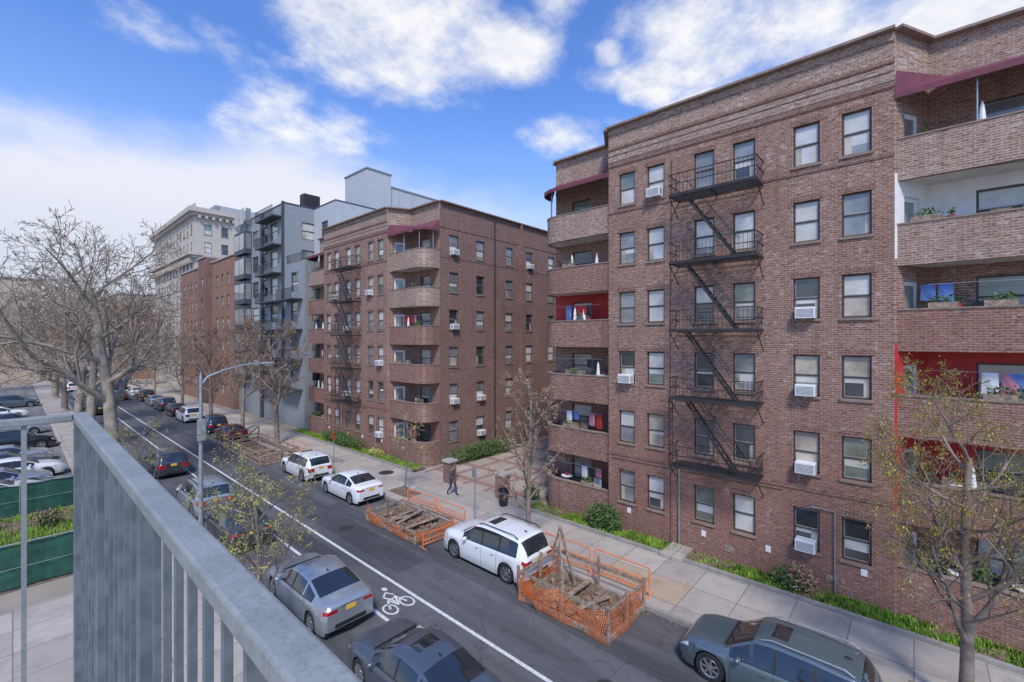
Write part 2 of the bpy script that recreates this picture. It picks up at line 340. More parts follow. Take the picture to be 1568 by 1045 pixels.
def apartment(y0,wallmat,acs,red,white,sidebrick):
    rr=random.Random(int(y0*10)+3)
    g=G('brick_apartment_building',(XF,y0+5.3,0)); W=g.part('walls',wallmat)
    ya,yb=y0,y0+10.58
    P=(XF,yb);U=(0,-1);N=(-1,0)
    cols=[10.08,8.67,6.55,5.02,2.93,1.47]
    ops=[];wl=[]
    for k in range(NF):
        for ci,c in enumerate(cols):
            u=10.58+.47-c; o=(u-.41,u+.41,1.47+FH*k,2.97+FH*k); ops.append(o); wl.append((k,ci,o))
    wall(W,P,U,N,10.58,0,17.45,ops)
    for k,ci,o in wl:
        window(g,P,U,N,o,rr=rr)
        if (k,ci) in acs: ac(g,P,U,N,o)
    PB=g.part('parapet_wall',BRP)
    wall(PB,P,U,N,10.58,17.45,RH,[])
    foot=[(XR,ya-4.35),(XR,ya-.85),(XF,ya),(XF,yb),(XR,yb+.85),(XR,yb+4.35)]
    bd=g.part('brick_bands',BDK)
    for z,t,h in ((17.45,.05,.16),(18.25,.06,.12),(15.2,.035,.1),(3.62,.03,.12)):
        bd.obox(P,U,N,-.0,10.58,.001,t,z,z+h)
    bd2=g.part('soldier_courses',BRP)
    for z in (17.68,18.0): bd2.obox(P,U,N,0,10.58,.001,.03,z,z+.18)
    bd2.obox(P,U,N,0,10.58,.001,.04,RH-.3,RH-.002)
    for sgn,yc in ((-1,ya),(1,yb)):
        A=(XF,yc);B=(XR,yc+sgn*.85);C=(XR,yc+sgn*4.35)
        for k in range(NF):
            f=Z0+FH*k; z0=0 if k==0 else f; z1=f+FH if k<NF-1 else RH-1.4
            key=(k,sgn); mat,pn=(RED,'red_painted_wall') if key in red else ((WHITEP,'white_painted_wall') if key in white else (wallmat,'walls'))
            w=g.part(pn,mat)
            for (s,e,isd) in ((A,B,True),(B,C,False)):
                if sgn<0: s,e=e,s
                s,e=(e,s)
                L=math.dist(s,e); U2=((e[0]-s[0])/L,(e[1]-s[1])/L); N2=(U2[1],-U2[0])
                if N2[0]>0: N2=(-N2[0],-N2[1])
                if isd:
                    o=(L/2-.42,L/2+.42,f+.05,f+2.1); wall(w,s,U2,N2,L,z0,z1,[o])
                    window(g,s,U2,N2,o,WHITE,sill=False,lintel=False,gk='glass_mid',mid=False,fw=.14,rr=rr,fn='door_frames')
                else:
                    c=L*.5; o=(c-.62,c+.62,f+.85,f+2.2)
                    wall(w,s,U2,N2,L,z0,z1,[o,]); window(g,s,U2,N2,o,lintel=False,rr=rr)
        for (s,e) in ((A,B),(B,C)):
            L=math.dist(s,e); U2=((e[0]-s[0])/L,(e[1]-s[1])/L); N2=(U2[1],-U2[0])
            wall(PB,s,U2,N2,L,RH-1.4,RH,[])
        path=arcpath(yc,sgn); 
        outer=path; inner=[]
        cen=Vector((XR,yc+sgn*1.2))
        for i,p in enumerate(path):
            a=Vector(path[max(i-1,0)]);b=Vector(path[min(i+1,len(path)-1)]); t=(b-a).normalized()
            n=Vector((-t.y,t.x)); 
            if n.dot(cen-Vector(p))<0: n=-n
            if i==0: n=Vector((1,0))
            if i==len(path)-1: n=Vector((0,-sgn))
            inner.append((p[0]+n.x*.2,p[1]+n.y*.2))
        for k in range(NF):
            f=Z0+FH*k
            if k==5 or (k==4 and sgn<0): bm=g.part('pale_balcony_parapets',BRP)
            else: bm=g.part('balcony_parapets',BRB)
            ribbon_wall(bm,outer,inner,0 if k==0 else f-.24,f+1.1)
            out2=[(p[0]+(p[0]-q[0])*.15,p[1]+(p[1]-q[1])*.15) for p,q in zip(outer,inner)]
            in2=[(q[0]+(q[0]-p[0])*.1,q[1]+(q[1]-p[1])*.1) for p,q in zip(outer,inner)]
            ribbon_wall(g.part('balcony_copings',STONED),out2,in2,f+1.102,f+1.15)
            if k>0:
                sl=g.part('balcony_slabs',SOFF); pl=inner+[(XR,yc+sgn*.85),(XF+.12,yc+sgn*.02)]
                sl.poly([(*p,f-.2) for p in pl]); sl.poly([(*p,f) for p in reversed(pl)])
            clutter(g,rr,f,yc,sgn,k,y0<5)
        aw=g.part('awning',AWN); zt=18.0; zf=17.25
        fr=[(p[0]-.15,p[1]+ (sgn*.12 if i>4 else 0)) for i,p in enumerate(path)]
        bk=[(XR-.01,yc+sgn*.85)]*1+[(XR-.01,yc+sgn*min(4.3,.85+i*.45)) for i in range(1,len(fr))]
        bk[0]=(XF+.05,yc+sgn*.02)
        for i in range(len(fr)-1):
            aw.poly([(*fr[i],zf),(*fr[i+1],zf),(*bk[i+1],zt),(*bk[i],zt)])
            aw.poly([(*fr[i],zf),(*fr[i+1],zf),(*fr[i+1],zf-.2),(*fr[i],zf-.2)])
        for i in (3,8): g.part('awning_posts',GALV).tube([(path[i][0]+.1,path[i][1]-sgn*.05,Z0+FH*5+1.1),(path[i][0]+.1,path[i][1]-sgn*.05,17.3)],.025,6)
        if sgn<0: g.part('awning_posts',GALV).tube([(19.55,yc-1.9,Z0+FH*5+1.1),(19.55,yc-1.9,17.3)],.025,6)
    for sgn,yy in ((-1,ya-4.35),(1,yb+4.35)):
        Ls=27; 
        P2=(XR,yy);U2=(1,0);N2=(0,sgn)
        xs=[1.35,4.15,7.6,10.3,13.6,16.6,19.8,23] 
        ops=[(x-.45,x+.45,1.47+FH*k,2.97+FH*k) for k in range(NF) for x in xs]
        wS=g.part('side_walls',sidebrick); wall(wS,P2,U2,N2,Ls,0,RH,ops)
        for i,o in enumerate(ops):
            window(g,P2,U2,N2,o,rr=rr)
            if rr.random()<.18: ac(g,P2,U2,N2,o)
        g.part('side_bands',BDK).obox(P2,U2,N2,0,Ls,.001,.03,17.45,17.6); g.part('side_bands',BDK).obox(P2,U2,N2,0,Ls,.001,.03,15.25,15.35)
        g.part('downspouts',IRON).tube([(XR+5.75,yy+sgn*.08,0),(XR+5.75,yy+sgn*.08,RH-.3)],.06,6)
        g.part('side_walls',sidebrick).obox(P2,U2,N2,8.9,9.0,.002,.35,0,RH-.02)
        g.part('downspouts',IRON).tube([(XR+14.9,yy+sgn*.08,0),(XR+14.9,yy+sgn*.08,RH-.3)],.06,6)
    rf=foot+[(XR+27,yb+4.35),(XR+27,ya-4.35)]
    g.part('roof',GRILL).poly([(*p,RH-.35) for p in rf])
    wall(W,(XR+27,ya-4.35),(0,1),(1,0),yb-ya+8.7,0,RH,[])
    cp=g.part('coping',STONED)
    cl=foot+[(XR+27,yb+4.35),(XR+27,ya-4.35),(XR,ya-4.35)]
    for i in range(len(cl)-1):
        s,e=cl[i],cl[i+1]; L=math.dist(s,e); U2=((e[0]-s[0])/L,(e[1]-s[1])/L); N2=(-U2[1],U2[0])
        cp.obox(s,U2,N2,-.02,L+.02,-.05,.25,RH+.001+i*.002,RH+.09+i*.002)
    g.part('pipes',GALV).tube([(XF-.08,y0+7.1,.1),(XF-.08,y0+7.1,4.3)],.04,6)
    g.part('pipes',GALV).tube([(XF-.06,y0+1.6,.1),(XF-.06,y0+1.6,3.1),(XF-.06,y0+2.3,3.1)],.025,6)
    g.part('cables',IRON).tube([(XF-.03,y0+7.5,.2),(XF-.03,y0+7.52,9),(XF-.03,y0+7.45,17)],.012,4); g.part('cables',IRON).tube([(XF-.03,y0+3.2,3.5),(XF-.03,y0+10.4,3.45)],.012,4)
    for yy,zz in ((y0+6,.9),(y0+3.6,1),(y0+9.4,1),(y0+.7,1.1)): g.part('wall_vents',WHITE).box((XF-.03,yy,zz),(XF-.002,yy+.18,zz+.24))
    for yy in (y0+1.5,y0+4.9): g.part('crawl_vents',WOOD).box((XF-.02,yy,.55),(XF-.002,yy+.35,.8))
    g.part('wall_box',BDK).box((XF-.16,y0+3.8,4.2),(XF-.002,y0+4.25,4.5))
    g.done()
    fe=G('fire_escape',(XF-.5,y0+5.4,0)); I=fe.part('ironwork',IRON)
    y1,y2=y0+3.85,y0+7.15; xo=XF-1.05
    for k in range(1,NF):
        z=1.47+FH*k-.38
        for i in range(9):
            x=xo+.02+i*.122; I.box((x,y1,z),(x+.04,y2,z+.025))
        for yy in (y1,y2-.05,(y1+y2)/2): I.box((xo,yy,z-.06),(XF-.001,yy+.05,z-.001))
        I.box((xo-.03,y1,z-.06),(xo,y2,z+.05))
        for hh in (.85,.45): 
            I.beam((xo,y1,z+hh),(xo,y2,z+hh),.03); I.beam((xo,y1,z+hh),(XF-.01,y1,z+hh),.03); I.beam((xo,y2,z+hh),(XF-.01,y2,z+hh),.03)
        n=22
        for i in range(n+1):
            yy=y1+(y2-y1)*i/n; I.beam((xo,yy,z),(xo,yy,z+.85),.013)
        for i in range(1,6):
            xx=xo+(XF-xo)*i/6
            for yy in (y1,y2): I.beam((xx,yy,z),(xx,yy,z+.85),.013)
        for yy in (y1,y2): I.beam((xo+.02,yy,z-.03),(XF-.02,yy,z-.8),.03)
        if k>1:
            zb=z-FH
            for xx in (xo+.2,xo+.62):
                I.beam((xx,y2-.55,z),(xx,y1+.75,zb),.03,.09)
                I.beam((xx,y2-.55,z+.7),(xx,y1+.75,zb+.75),.02)
            for i in range(1,11):
                t=i/11; yy=y2-.55+(y1+.75-y2+.55)*t; zz=z+(zb-z)*t
                I.box((xo+.2,yy-.08,zz),(xo+.62,yy+.08,zz+.02))
    z=1.47+FH*2-.38
    for xx in (xo+.1,xo+.5): I.beam((xx,y2+.05,z),(xx,y2+.05,z-2.9),.03)
    for i in range(10): I.beam((xo+.1,y2+.05,z-.2-i*.28),(xo+.5,y2+.05,z-.2-i*.28),.02)
    fe.done()
apartment(.47,BR1,{(5,1),(2,0),(3,4),(2,4),(1,4),(0,4)},{(2,-1),(1,-1),(3,1)},{(4,-1)},BR2)
apartment(30.3,BR1,{(4,1),(3,2),(1,2),(4,4),(0,5),(2,5)},set(),set(),BR2)
# ---------------------------------------------------------------- other buildings
def block(g,x0,y0,x1,y1,z0,z1,mat,pn,cw,ww,wh,fh,zf,frame=FRAME,faces='wsn',rr=R,gk=None,lint=True,mid=True,sill=True):
    specs={'w':((x0,y1),(0,-1),(-1,0),y1-y0),'s':((x0,y0),(1,0),(0,-1),x1-x0),'n':((x1,y1),(-1,0),(0,1),x1-x0),'e':((x1,y0),(0,1),(1,0),y1-y0)}
    W=g.part(pn,mat)
    for k,(P,U,N,L) in specs.items():
        ops=[]
        if k in faces and ww>0:
            n=max(1,int((L-.6)/cw)); m=(L-n*cw)/2
            z=zf
            while z+wh<z1-.3:
                if z>=z0-.01:
                    for i in range(n):
                        u=m+cw*(i+.5); ops.append((u-ww/2,u+ww/2,z,z+wh))
                z+=fh
        wall(W,P,U,N,L,z0,z1,ops)
        for o in ops: window(g,P,U,N,o,frame,sill,lint,rr=rr,gk=gk,mid=mid)
    g.part(pn+'_roof',GRILL).poly([(x0,y0,z1-.02),(x1,y0,z1-.02),(x1,y1,z1-.02),(x0,y1,z1-.02)])
GREYP=M('grey_panel',(.28,.295,.305),.6,var=.06); LGREY=M('light_grey_panel',(.48,.49,.49),.6,var=.05); BLKP=M('charcoal_panel',(.06,.065,.075),.55)
g=G('modern_apartment_building',(26,56,0)); r3=random.Random(5)
block(g,19.75,51,40,65.5,0,24,GREYP,'front_volume',2.9,2.0,1.9,3.1,4.9,FRAMEB,'ws',r3,lint=False,sill=False)
block(g,23,45.9,42,50.99,0,24,LGREY,'setback_volume',2.5,1.5,1.8,3.1,4.9,FRAMEB,'ws',r3,lint=False,sill=False)
block(g,19.75,45.9,22.99,50.98,0,17.2,GREYP,'low_volume',2.5,1.7,2.0,3.1,4.9,FRAMEB,'ws',r3,lint=False,sill=False)
block(g,27,46.5,30.2,51.5,24,28.7,LGREY,'stair_bulkhead',2.5,0,1,3,25,FRAMEB,'',r3)
block(g,30.4,46.8,43,52,24,27.4,LGREY,'penthouse',2.5,0,1,3,25,FRAMEB,'',r3)
g.part('chimney',IRON).box((24,56,24),(26,57.2,27.2)); g.part('chimney',IRON).box((31.5,49,27.4),(32.2,49.6,28.2))
g.part('bulkhead_trim',GREYP).box((26.9,46.4,28.7),(30.3,51.6,28.85)); g.part('bulkhead_trim',GREYP).box((30.31,46.7,27.4),(43.1,52.1,27.55))
for i in range(6): g.part('panel_joints',GRILL).box((31.5+i*2,46.79,24.2),(31.53+i*2,46.799,27.3))
for z in [3.9+3.1*i for i in range(7)]:
    g.part('charcoal_bays',BLKP).box((18.95,61,z+.35),(19.745,64.8,z+3.1)) if z<22 else None
    for j in range(2):
        g.part('bay_glass',GL['glass_mid']).box((18.93,61.2+j*1.8,z+.9),(18.948,62.8+j*1.8,z+2.8))
    g.part('bay_side_glass',GL['glass_mid']).box((19.05,60.98,z+.9),(19.65,60.998,z+2.8))
    g.part('balcony_slabs',BLKP).box((18.6,51.3,z+.0),(19.745,56.5,z+.14)); 
    if z<16: g.part('balcony_slabs',BLKP).box((18.6,46.4,z),(19.745,50.4,z+.14))
    for (a,b) in ((51.3,56.5),)+(((46.4,50.4),) if z<16 else ()):
        q=g.part('balcony_rails',FRAMEB); q.beam((18.63,a,z+1.15),(18.63,b,z+1.15),.05)
        n=int((b-a)/.14)
        for i in range(n+1): q.beam((18.63,a+(b-a)*i/n,z+.14),(18.63,a+(b-a)*i/n,z+1.15),.02)
g.part('charcoal_columns',BLKP).box((19.5,56.9,0),(19.745,57.5,24)); g.part('charcoal_columns',BLKP).box((19.5,50.99,3),(19.745,51.25,24.2))
q=g.part('roof_rails',FRAMEB); 
q.beam((20,46,18.2),(20,51,18.2),.04)
for i in range(30): q.beam((20,46+i*.17,17.2),(20,46+i*.17,18.2),.02)
g.part('coping',BLKP).box((19.7,50.95,24),(40,65.55,24.12)); g.part('coping',BLKP).box((22.95,45.85,24.0),(42,50.9,24.1))
g.done()
g=G('brick_apartment_building',(19.4,78,0)); r4=random.Random(8)
block(g,19.35,66.2,38,76,0,20.2,BR4,'walls',2.4,1.0,1.5,3.0,1.6,FRAME,'ws',r4)
block(g,18.6,76.02,38,80,0,21,BR2,'centre_bay',2.0,1.0,1.5,3.0,1.6,FRAME,'ws',r4)
block(g,19.35,80.02,38,94,0,20.2,BR4,'far_walls',2.4,1.0,1.5,3.0,1.6,FRAME,'ws',r4)
g.part('cornice',STONE).box((19.2,66.1,20.2),(38,75.99,20.4)); g.part('cornice',STONE).box((18.45,76,21),(38,80,21.2));g.part('cornice',STONE).box((19.2,80.03,20.2),(38,94,20.4))
g.done()
LIME=M('limestone',(.50,.445,.37),.85,var=.1,bump=.1)
g=G('limestone_apartment_building',(28,112,0)); r5=random.Random(9)
block(g,22,97,37,131,0,33,LIME,'walls',2.7,1.15,1.9,3.3,2,FRAME,'ws',r5,lint=False)
c=g.part('cornice',LIME)
c.box((21,96,32.2),(37.5,131.5,33.05)); c.box((21.4,96.5,31.7),(37.2,131.2,32.199)); c.box((20.9,96.2,24.4),(37.4,131.3,24.9)); c.box((21.6,96.6,23.9),(37.2,131.1,24.399))
for i in range(30): c.box((21.1,97.3+i*1.15,23.1),(21.99,97.7+i*1.15,23.899))
for i in range(14): c.box((22.4+i*1.1,96.2,31.2),(22.8+i*1.1,96.98,31.699))
c.box((21.9,96.9,9.6),(37.1,131,9.9))
g.part('roof_bulkhead',GREYP).poly([(26,98,33),(34,98,33),(33,100,35),(27,100,35)]); g.part('roof_bulkhead',GREYP).box((26,100,33),(34,112,35))
g.part('balustrade',LIME).box((22,97,33.06),(22.2,131,33.9))
g.done()
TAN=M('tan_stucco',(.48,.40,.30),.9); BEIGE=M('beige_stone',(.44,.39,.32),.9)
for i,(x0,y0,x1,y1,h,mt) in enumerate([(19.5,133,36,165,17,BR4),(20,167,38,200,22,BEIGE),(19.5,202,36,260,16,BR2),(-16,152,4.5,172,23,TAN),(-46,150,-18,170,14,BEIGE),(-10,178,2,215,13,BR4),(-2,225,6,260,18,BEIGE),(-70,200,-30,240,20,TAN),(24,265,60,300,26,TAN),(-20,300,26,340,16,BEIGE)]):
    g=G('distant_building',((x0+x1)/2,(y0+y1)/2,0)); block(g,x0,y0,x1,y1,0,h,mt,'walls',3.6,1.3,1.7,3.2,2,FRAME,'ws',r5,lint=False,sill=False)
    g.part('cornice',STONE).box((x0-.3,y0-.3,h),(x1+.3,y1+.3,h+.3)); g.done()
g=G('brick_rear_wing',(46,20.5,0)); block(g,44,15.2,47.9,25.9,0,15,BR2,'walls',2.6,1,1.5,2.81,1.47,FRAME,'w',r5); g.done()
# ---------------------------------------------------------------- ground
def sheet(name,x0,y0,x1,y1,z,mat): 
    mb=MB(); mb.poly([(x0,y0,z),(x1,y0,z),(x1,y1,z),(x0,y1,z)]); return mkobj(name,mb,mat)
sheet('ground',-1500,-1500,1500,1500,-.03,GROUND)
sheet('road',5.3,-60,14.3,600,0,ROAD)
def slabbox(name,x0,y0,x1,y1,z1,mat):
    mb=MB(); mb.box((x0,y0,-.02),(x1,y1,z1)); return mkobj(name,mb,mat)
slabbox('sidewalk',14.45,-60,18.1,300,.13,SIDE)
slabbox('kerb',14.3,-60,14.449,300,.135,KERB)
slabbox('sidewalk',2.7,-60,5.149,300,.13,SIDE)
slabbox('kerb',5.15,-60,5.3,300,.135,KERB)
sheet('concrete_yard',-60,-60,2.69,22.6,.004,SIDE)
sheet('gravel_strip',-60,22.6,2.69,24.3,.004,GROUND)
sheet('soil_bed',-60,24.3,2.69,34.4,.02,SOIL)
sheet('parking_lot',-80,34.4,2.69,130,.008,LOT)
slabbox('courtyard_path',18.102,15.9,44,25.2,.125,COURT)
mb=MB()
for i in range(5): 
    y=17+i*1.9; mb.poly([(18.8,y,.13),(40,y,.13),(40,y+.35,.13),(18.8,y+.35,.13)])
for i in range(9):
    x=19.5+i*2.3; mb.poly([(x,16.5,.134),(x+.4,16.5,.134),(x+.4,24.9,.134),(x,24.9,.134)])
single('courtyard_brick_bands',mb,COURTR,(30,20,.13))
for (a,b) in ((-14,15.6),(25.5,45.7)):
    slabbox('soil_bed',18.28,a+.01,19.34,b-.01,.15,SOIL); slabbox('garden_kerb',18.101,a,18.279,b,.25,KERB)
    slabbox('garden_kerb',18.28,b,21,b+.18,.25,KERB)
def blades(name,areas,n,h,mat,seed,thr=-.5):
    rr=random.Random(seed); mb=MB()
    for _ in range(n):
        x0,y0,x1,y1,z=rr.choice(areas); x=rr.uniform(x0,x1);y=rr.uniform(y0,y1)
        d=math.sin(y*1.7)+math.sin(y*.63+1)+math.sin(x*3+y*4.1)*.6
        if d<thr and rr.random()<.85: continue
        a=rr.uniform(0,6.28);w=rr.uniform(.02,.05);hh=h*rr.uniform(.4,1.3)
        mb.poly([(x-w*math.cos(a),y-w*math.sin(a),z),(x+w*math.cos(a),y+w*math.sin(a),z),(x+rr.uniform(-.07,.07),y+rr.uniform(-.07,.07),z+hh)])
    mkobj(name,mb,mat)
blades('grass',[(18.32,-13,19.3,15.4,.15)]*3+[(18.32,25.8,19.3,45.5,.15)]*2,22000,.16,GRASS,1)
blades('grass',[(-15,24.6,2.6,34.2,.02)],16000,.25,GRASS,2,.3)
rr=random.Random(77); mb=MB()
for _ in range(1400):
    x=rr.choice([14.22,14.15,5.4,5.5])+rr.gauss(0,.06); y=rr.uniform(-2,60); s=rr.uniform(.02,.06); a=rr.uniform(0,3)
    mb.poly([(x-s*math.cos(a),y-s*math.sin(a),.012),(x+s*math.sin(a),y-s*math.cos(a),.012),(x+s*math.cos(a),y+s*math.sin(a),.03)])
single('fallen_leaves',mb,BUDR,(14,20,0))
single('entry_slab',(lambda m:(m.box((18.0,7.0,.131),(19.34,7.9,.27)),m)[1])(MB()),SIDE,(18.6,7.4,.15),bevel=.01)
def hedge(name,c,r,n,seed,mat=HEDGE):
    rr=random.Random(seed); mb=MB()
    for _ in range(n):
        d=Vector((rr.gauss(0,1),rr.gauss(0,1),rr.gauss(0,1))).normalized()*(rr.random()**.35)
        f=1+.25*math.sin(d.x*7+seed)*math.sin(d.y*6)
        p=Vector((c[0]+d.x*r[0]*f,c[1]+d.y*r[1]*f,max(.16,c[2]+d.z*r[2]*f)))
        s=rr.uniform(.03,.07); a=Vector((rr.gauss(0,1),rr.gauss(0,1),rr.gauss(0,1))).normalized()*s; b=a.orthogonal().normalized()*s*.7
        mb.poly([p-a,p+b,p+a,p-b])
    single(name,mb,mat,c)
hedge('bush',(18.75,11.0,.7),(.5,.9,.62),3500,1); hedge('bush',(18.8,3.0,.6),(.35,.5,.5),700,2,BUDR); hedge('bush',(18.8,3.3,.5),(.4,.6,.4),700,3)
hedge('hedge',(18.75,36.5,.65),(.55,3.3,.55),8000,4); hedge('hedge',(24,24.6,.7),(4,.6,.7),8000,5); hedge('bush',(19.4,15.9,.6),(.4,.5,.5),900,6)
hedge('bush',(18.8,31,.4),(.35,1,.3),900,8,LEAFG)
for (x,y) in ((18.5,21.9),(18.7,17.5)):
    g=G('brick_gate_pillar',(x,y,.13)); g.part('shaft',BR2).box((x-.3,y-.3,.13),(x+.3,y+.3,1.4)); g.part('cap',STONE,False,.02).box((x-.37,y-.37,1.401),(x+.37,y+.37,1.55)); g.done()
mb=MB()
for x in (8.15,9.58): mb.poly([(x-.06,-60,.006),(x+.06,-60,.006),(x+.06,300,.006),(x-.06,300,.006)])
single('lane_markings',mb,PAINT)
def ring(mb,cx,cy,r,w,z,n=24):
    for i in range(n):
        a,b=2*math.pi*i/n,2*math.pi*(i+1)/n
        mb.poly([(cx+math.cos(a)*r,cy+math.sin(a)*r*1.5,z),(cx+math.cos(b)*r,cy+math.sin(b)*r*1.5,z),(cx+math.cos(b)*(r-w),cy+math.sin(b)*(r-w)*1.5,z),(cx+math.cos(a)*(r-w),cy+math.sin(a)*(r-w)*1.5,z)])
def stroke(mb,p,q,w,z):
    d=Vector((q[0]-p[0],q[1]-p[1])).normalized()*w/2; n=Vector((-d.y,d.x))
    mb.poly([(p[0]+n.x,p[1]+n.y,z),(q[0]+n.x,q[1]+n.y,z),(q[0]-n.x,q[1]-n.y,z),(p[0]-n.x,p[1]-n.y,z)])
mb=MB(); cx,cy=8.88,13.2
ring(mb,cx-.33,cy,.24,.06,.006); ring(mb,cx+.33,cy,.24,.06,.006)
z=.006
for i,(p,q) in enumerate([((-.33,0),(-.12,.5)),((-.12,.5),(.2,.5)),((.2,.5),(.02,.02)),((.02,.02),(-.1,.5)),((.33,0),(.2,.62)),((-.12,.75),(.03,.4)),((-.12,.78),(.1,1.0)),((.1,1.0),(.24,.7)),((.03,.4),(.0,.1))]):
    stroke(mb,(cx+p[0],cy+p[1]),(cx+q[0],cy+q[1]),.07,z+.0005*i)
n=16; mb.poly([(cx+.2+.09*math.cos(6.283*i/n),cy+1.22+.14*math.sin(6.283*i/n),z) for i in range(n)])
single('bike_lane_symbol',mb,PAINT,(cx,cy,0))
MAN=M('cast_iron_cover',(.06,.055,.05),.6,.4)
for (x,y,r) in ((10.8,20.5,.35),(11.2,33,.35),(10.4,6,.3)):
    mb=MB(); mb.lathe((x,y,0),(0,0,1),[(.001,r),(.008,r),(.009,r*.85),(.006,r*.84),(.006,.0)],20); single('manhole_cover',mb,MAN,(x,y,0))
mb=MB(); mb.lathe((16.9,26.6,.13),(0,0,1),[(.001,.5),(.006,.5),(.006,.0)],24); single('vault_cover',mb,MAN,(16.9,26.6,.13))
PATCH=asphalt('asphalt_patch_mat',(.078,.078,.08))
sheet('asphalt_patch',10.1,15,11.5,30,.003,PATCH); sheet('asphalt_patch',11.6,3,12.3,24,.0035,PATCH); sheet('asphalt_patch',9.9,-3,11.0,5,.003,asphalt('asphalt_patch_light',(.135,.132,.128)))
sheet('asphalt_patch',10.4,38,12.0,52,.003,PATCH); sheet('asphalt_patch',8.4,18,9.3,21.5,.0032,PATCH)
RUST=slab('stained_concrete',(.45,.34,.235),1.5,1.5,(.2,.165,.13)); sheet('sidewalk_flag',15.03,6.02,16.48,8.98,.134,RUST); sheet('sidewalk_flag',15.03,31.5,16.5,34.5,.134,slab('dark_concrete',(.3,.27,.24),1.5,1.5,(.17,.155,.14)))
for y,h in ((24.4,1.65),(34.5,1.6)):
    g=G('green_screened_fence',(-8,y,0)); f=g.part('fabric',FENG)
    for i in range(90):
        x=2.65-i*.3; a,b=.05*math.sin(i*1.3),.05*math.sin(i*1.3+1.3); ha=h+.03*math.sin(i*2.1); hb=h+.03*math.sin(i*2.1+2.1)
        f.poly([(x,y+a,.1),(x-.3,y+b,.1),(x-.3,y+b*.4,hb),(x,y+a*.4,ha)])
    for i in range(12): g.part('posts',GALV).tube([(2.65-i*2.4,y-.08,0),(2.65-i*2.4,y-.08,h+.15)],.03,6)
    g.part('top_rail',GALV).tube([(2.65,y-.08,h+.07),(-25,y-.08,h+.07)],.02,6)
    g.part('bottom_wire',GALV).tube([(2.65,y-.08,h*.5),(-25,y-.08,h*.5)],.008,4)
    g.done()
rr=random.Random(4)
for i in range(7): hedge('shrub',(rr.uniform(-3,2.2),rr.uniform(26,33),.35),(.5,.6,.4),500,20+i,rr.choice([HEDGE,BUDR,LEAFG]))
# ---------------------------------------------------------------- balcony railing (foreground)
zr=9.15-.5
g=G('balcony_railing',(.31,2,7))
T=g.part('top_rail',RAILM,False,.008); T.box((.27,-2,zr-.05),(.345,4.25,zr)); 
T2=g.part('return_rail',RAILM,False,.008); T2.box((-3,4.18,zr-.05),(.268,4.25,zr-.001))
pk=g.part('pickets',PICK,False,.002)
yy=-1.56; i=0
while yy<4.15:
    if i%8==1: g.part('posts',PICK,False,.003).box((.28,yy-.03,6.5),(.335,yy+.03,zr-.051))
    else: pk.box((.298,yy-.009,6.62),(.318,yy+.009,zr-.051))
    yy+=.14; i+=1
g.part('posts',PICK).box((.275,4.185,6.5),(.34,4.25,zr-.051))
g.part('return_post',RAILM).box((.035,4.2,6.5),(.06,4.225,zr-.051))
g.part('bottom_rail',PICK).box((.28,-2,6.57),(.335,4.18,6.619)); 
g.part('slab',STONE).box((-3,-2,6.2),(.36,4.3,6.45))
g.part('brackets',PICK).box((.28,4.1,6.451),(.335,4.18,6.569)); g.part('brackets',PICK).box((.28,.5,6.451),(.335,.58,6.569))
g.done()
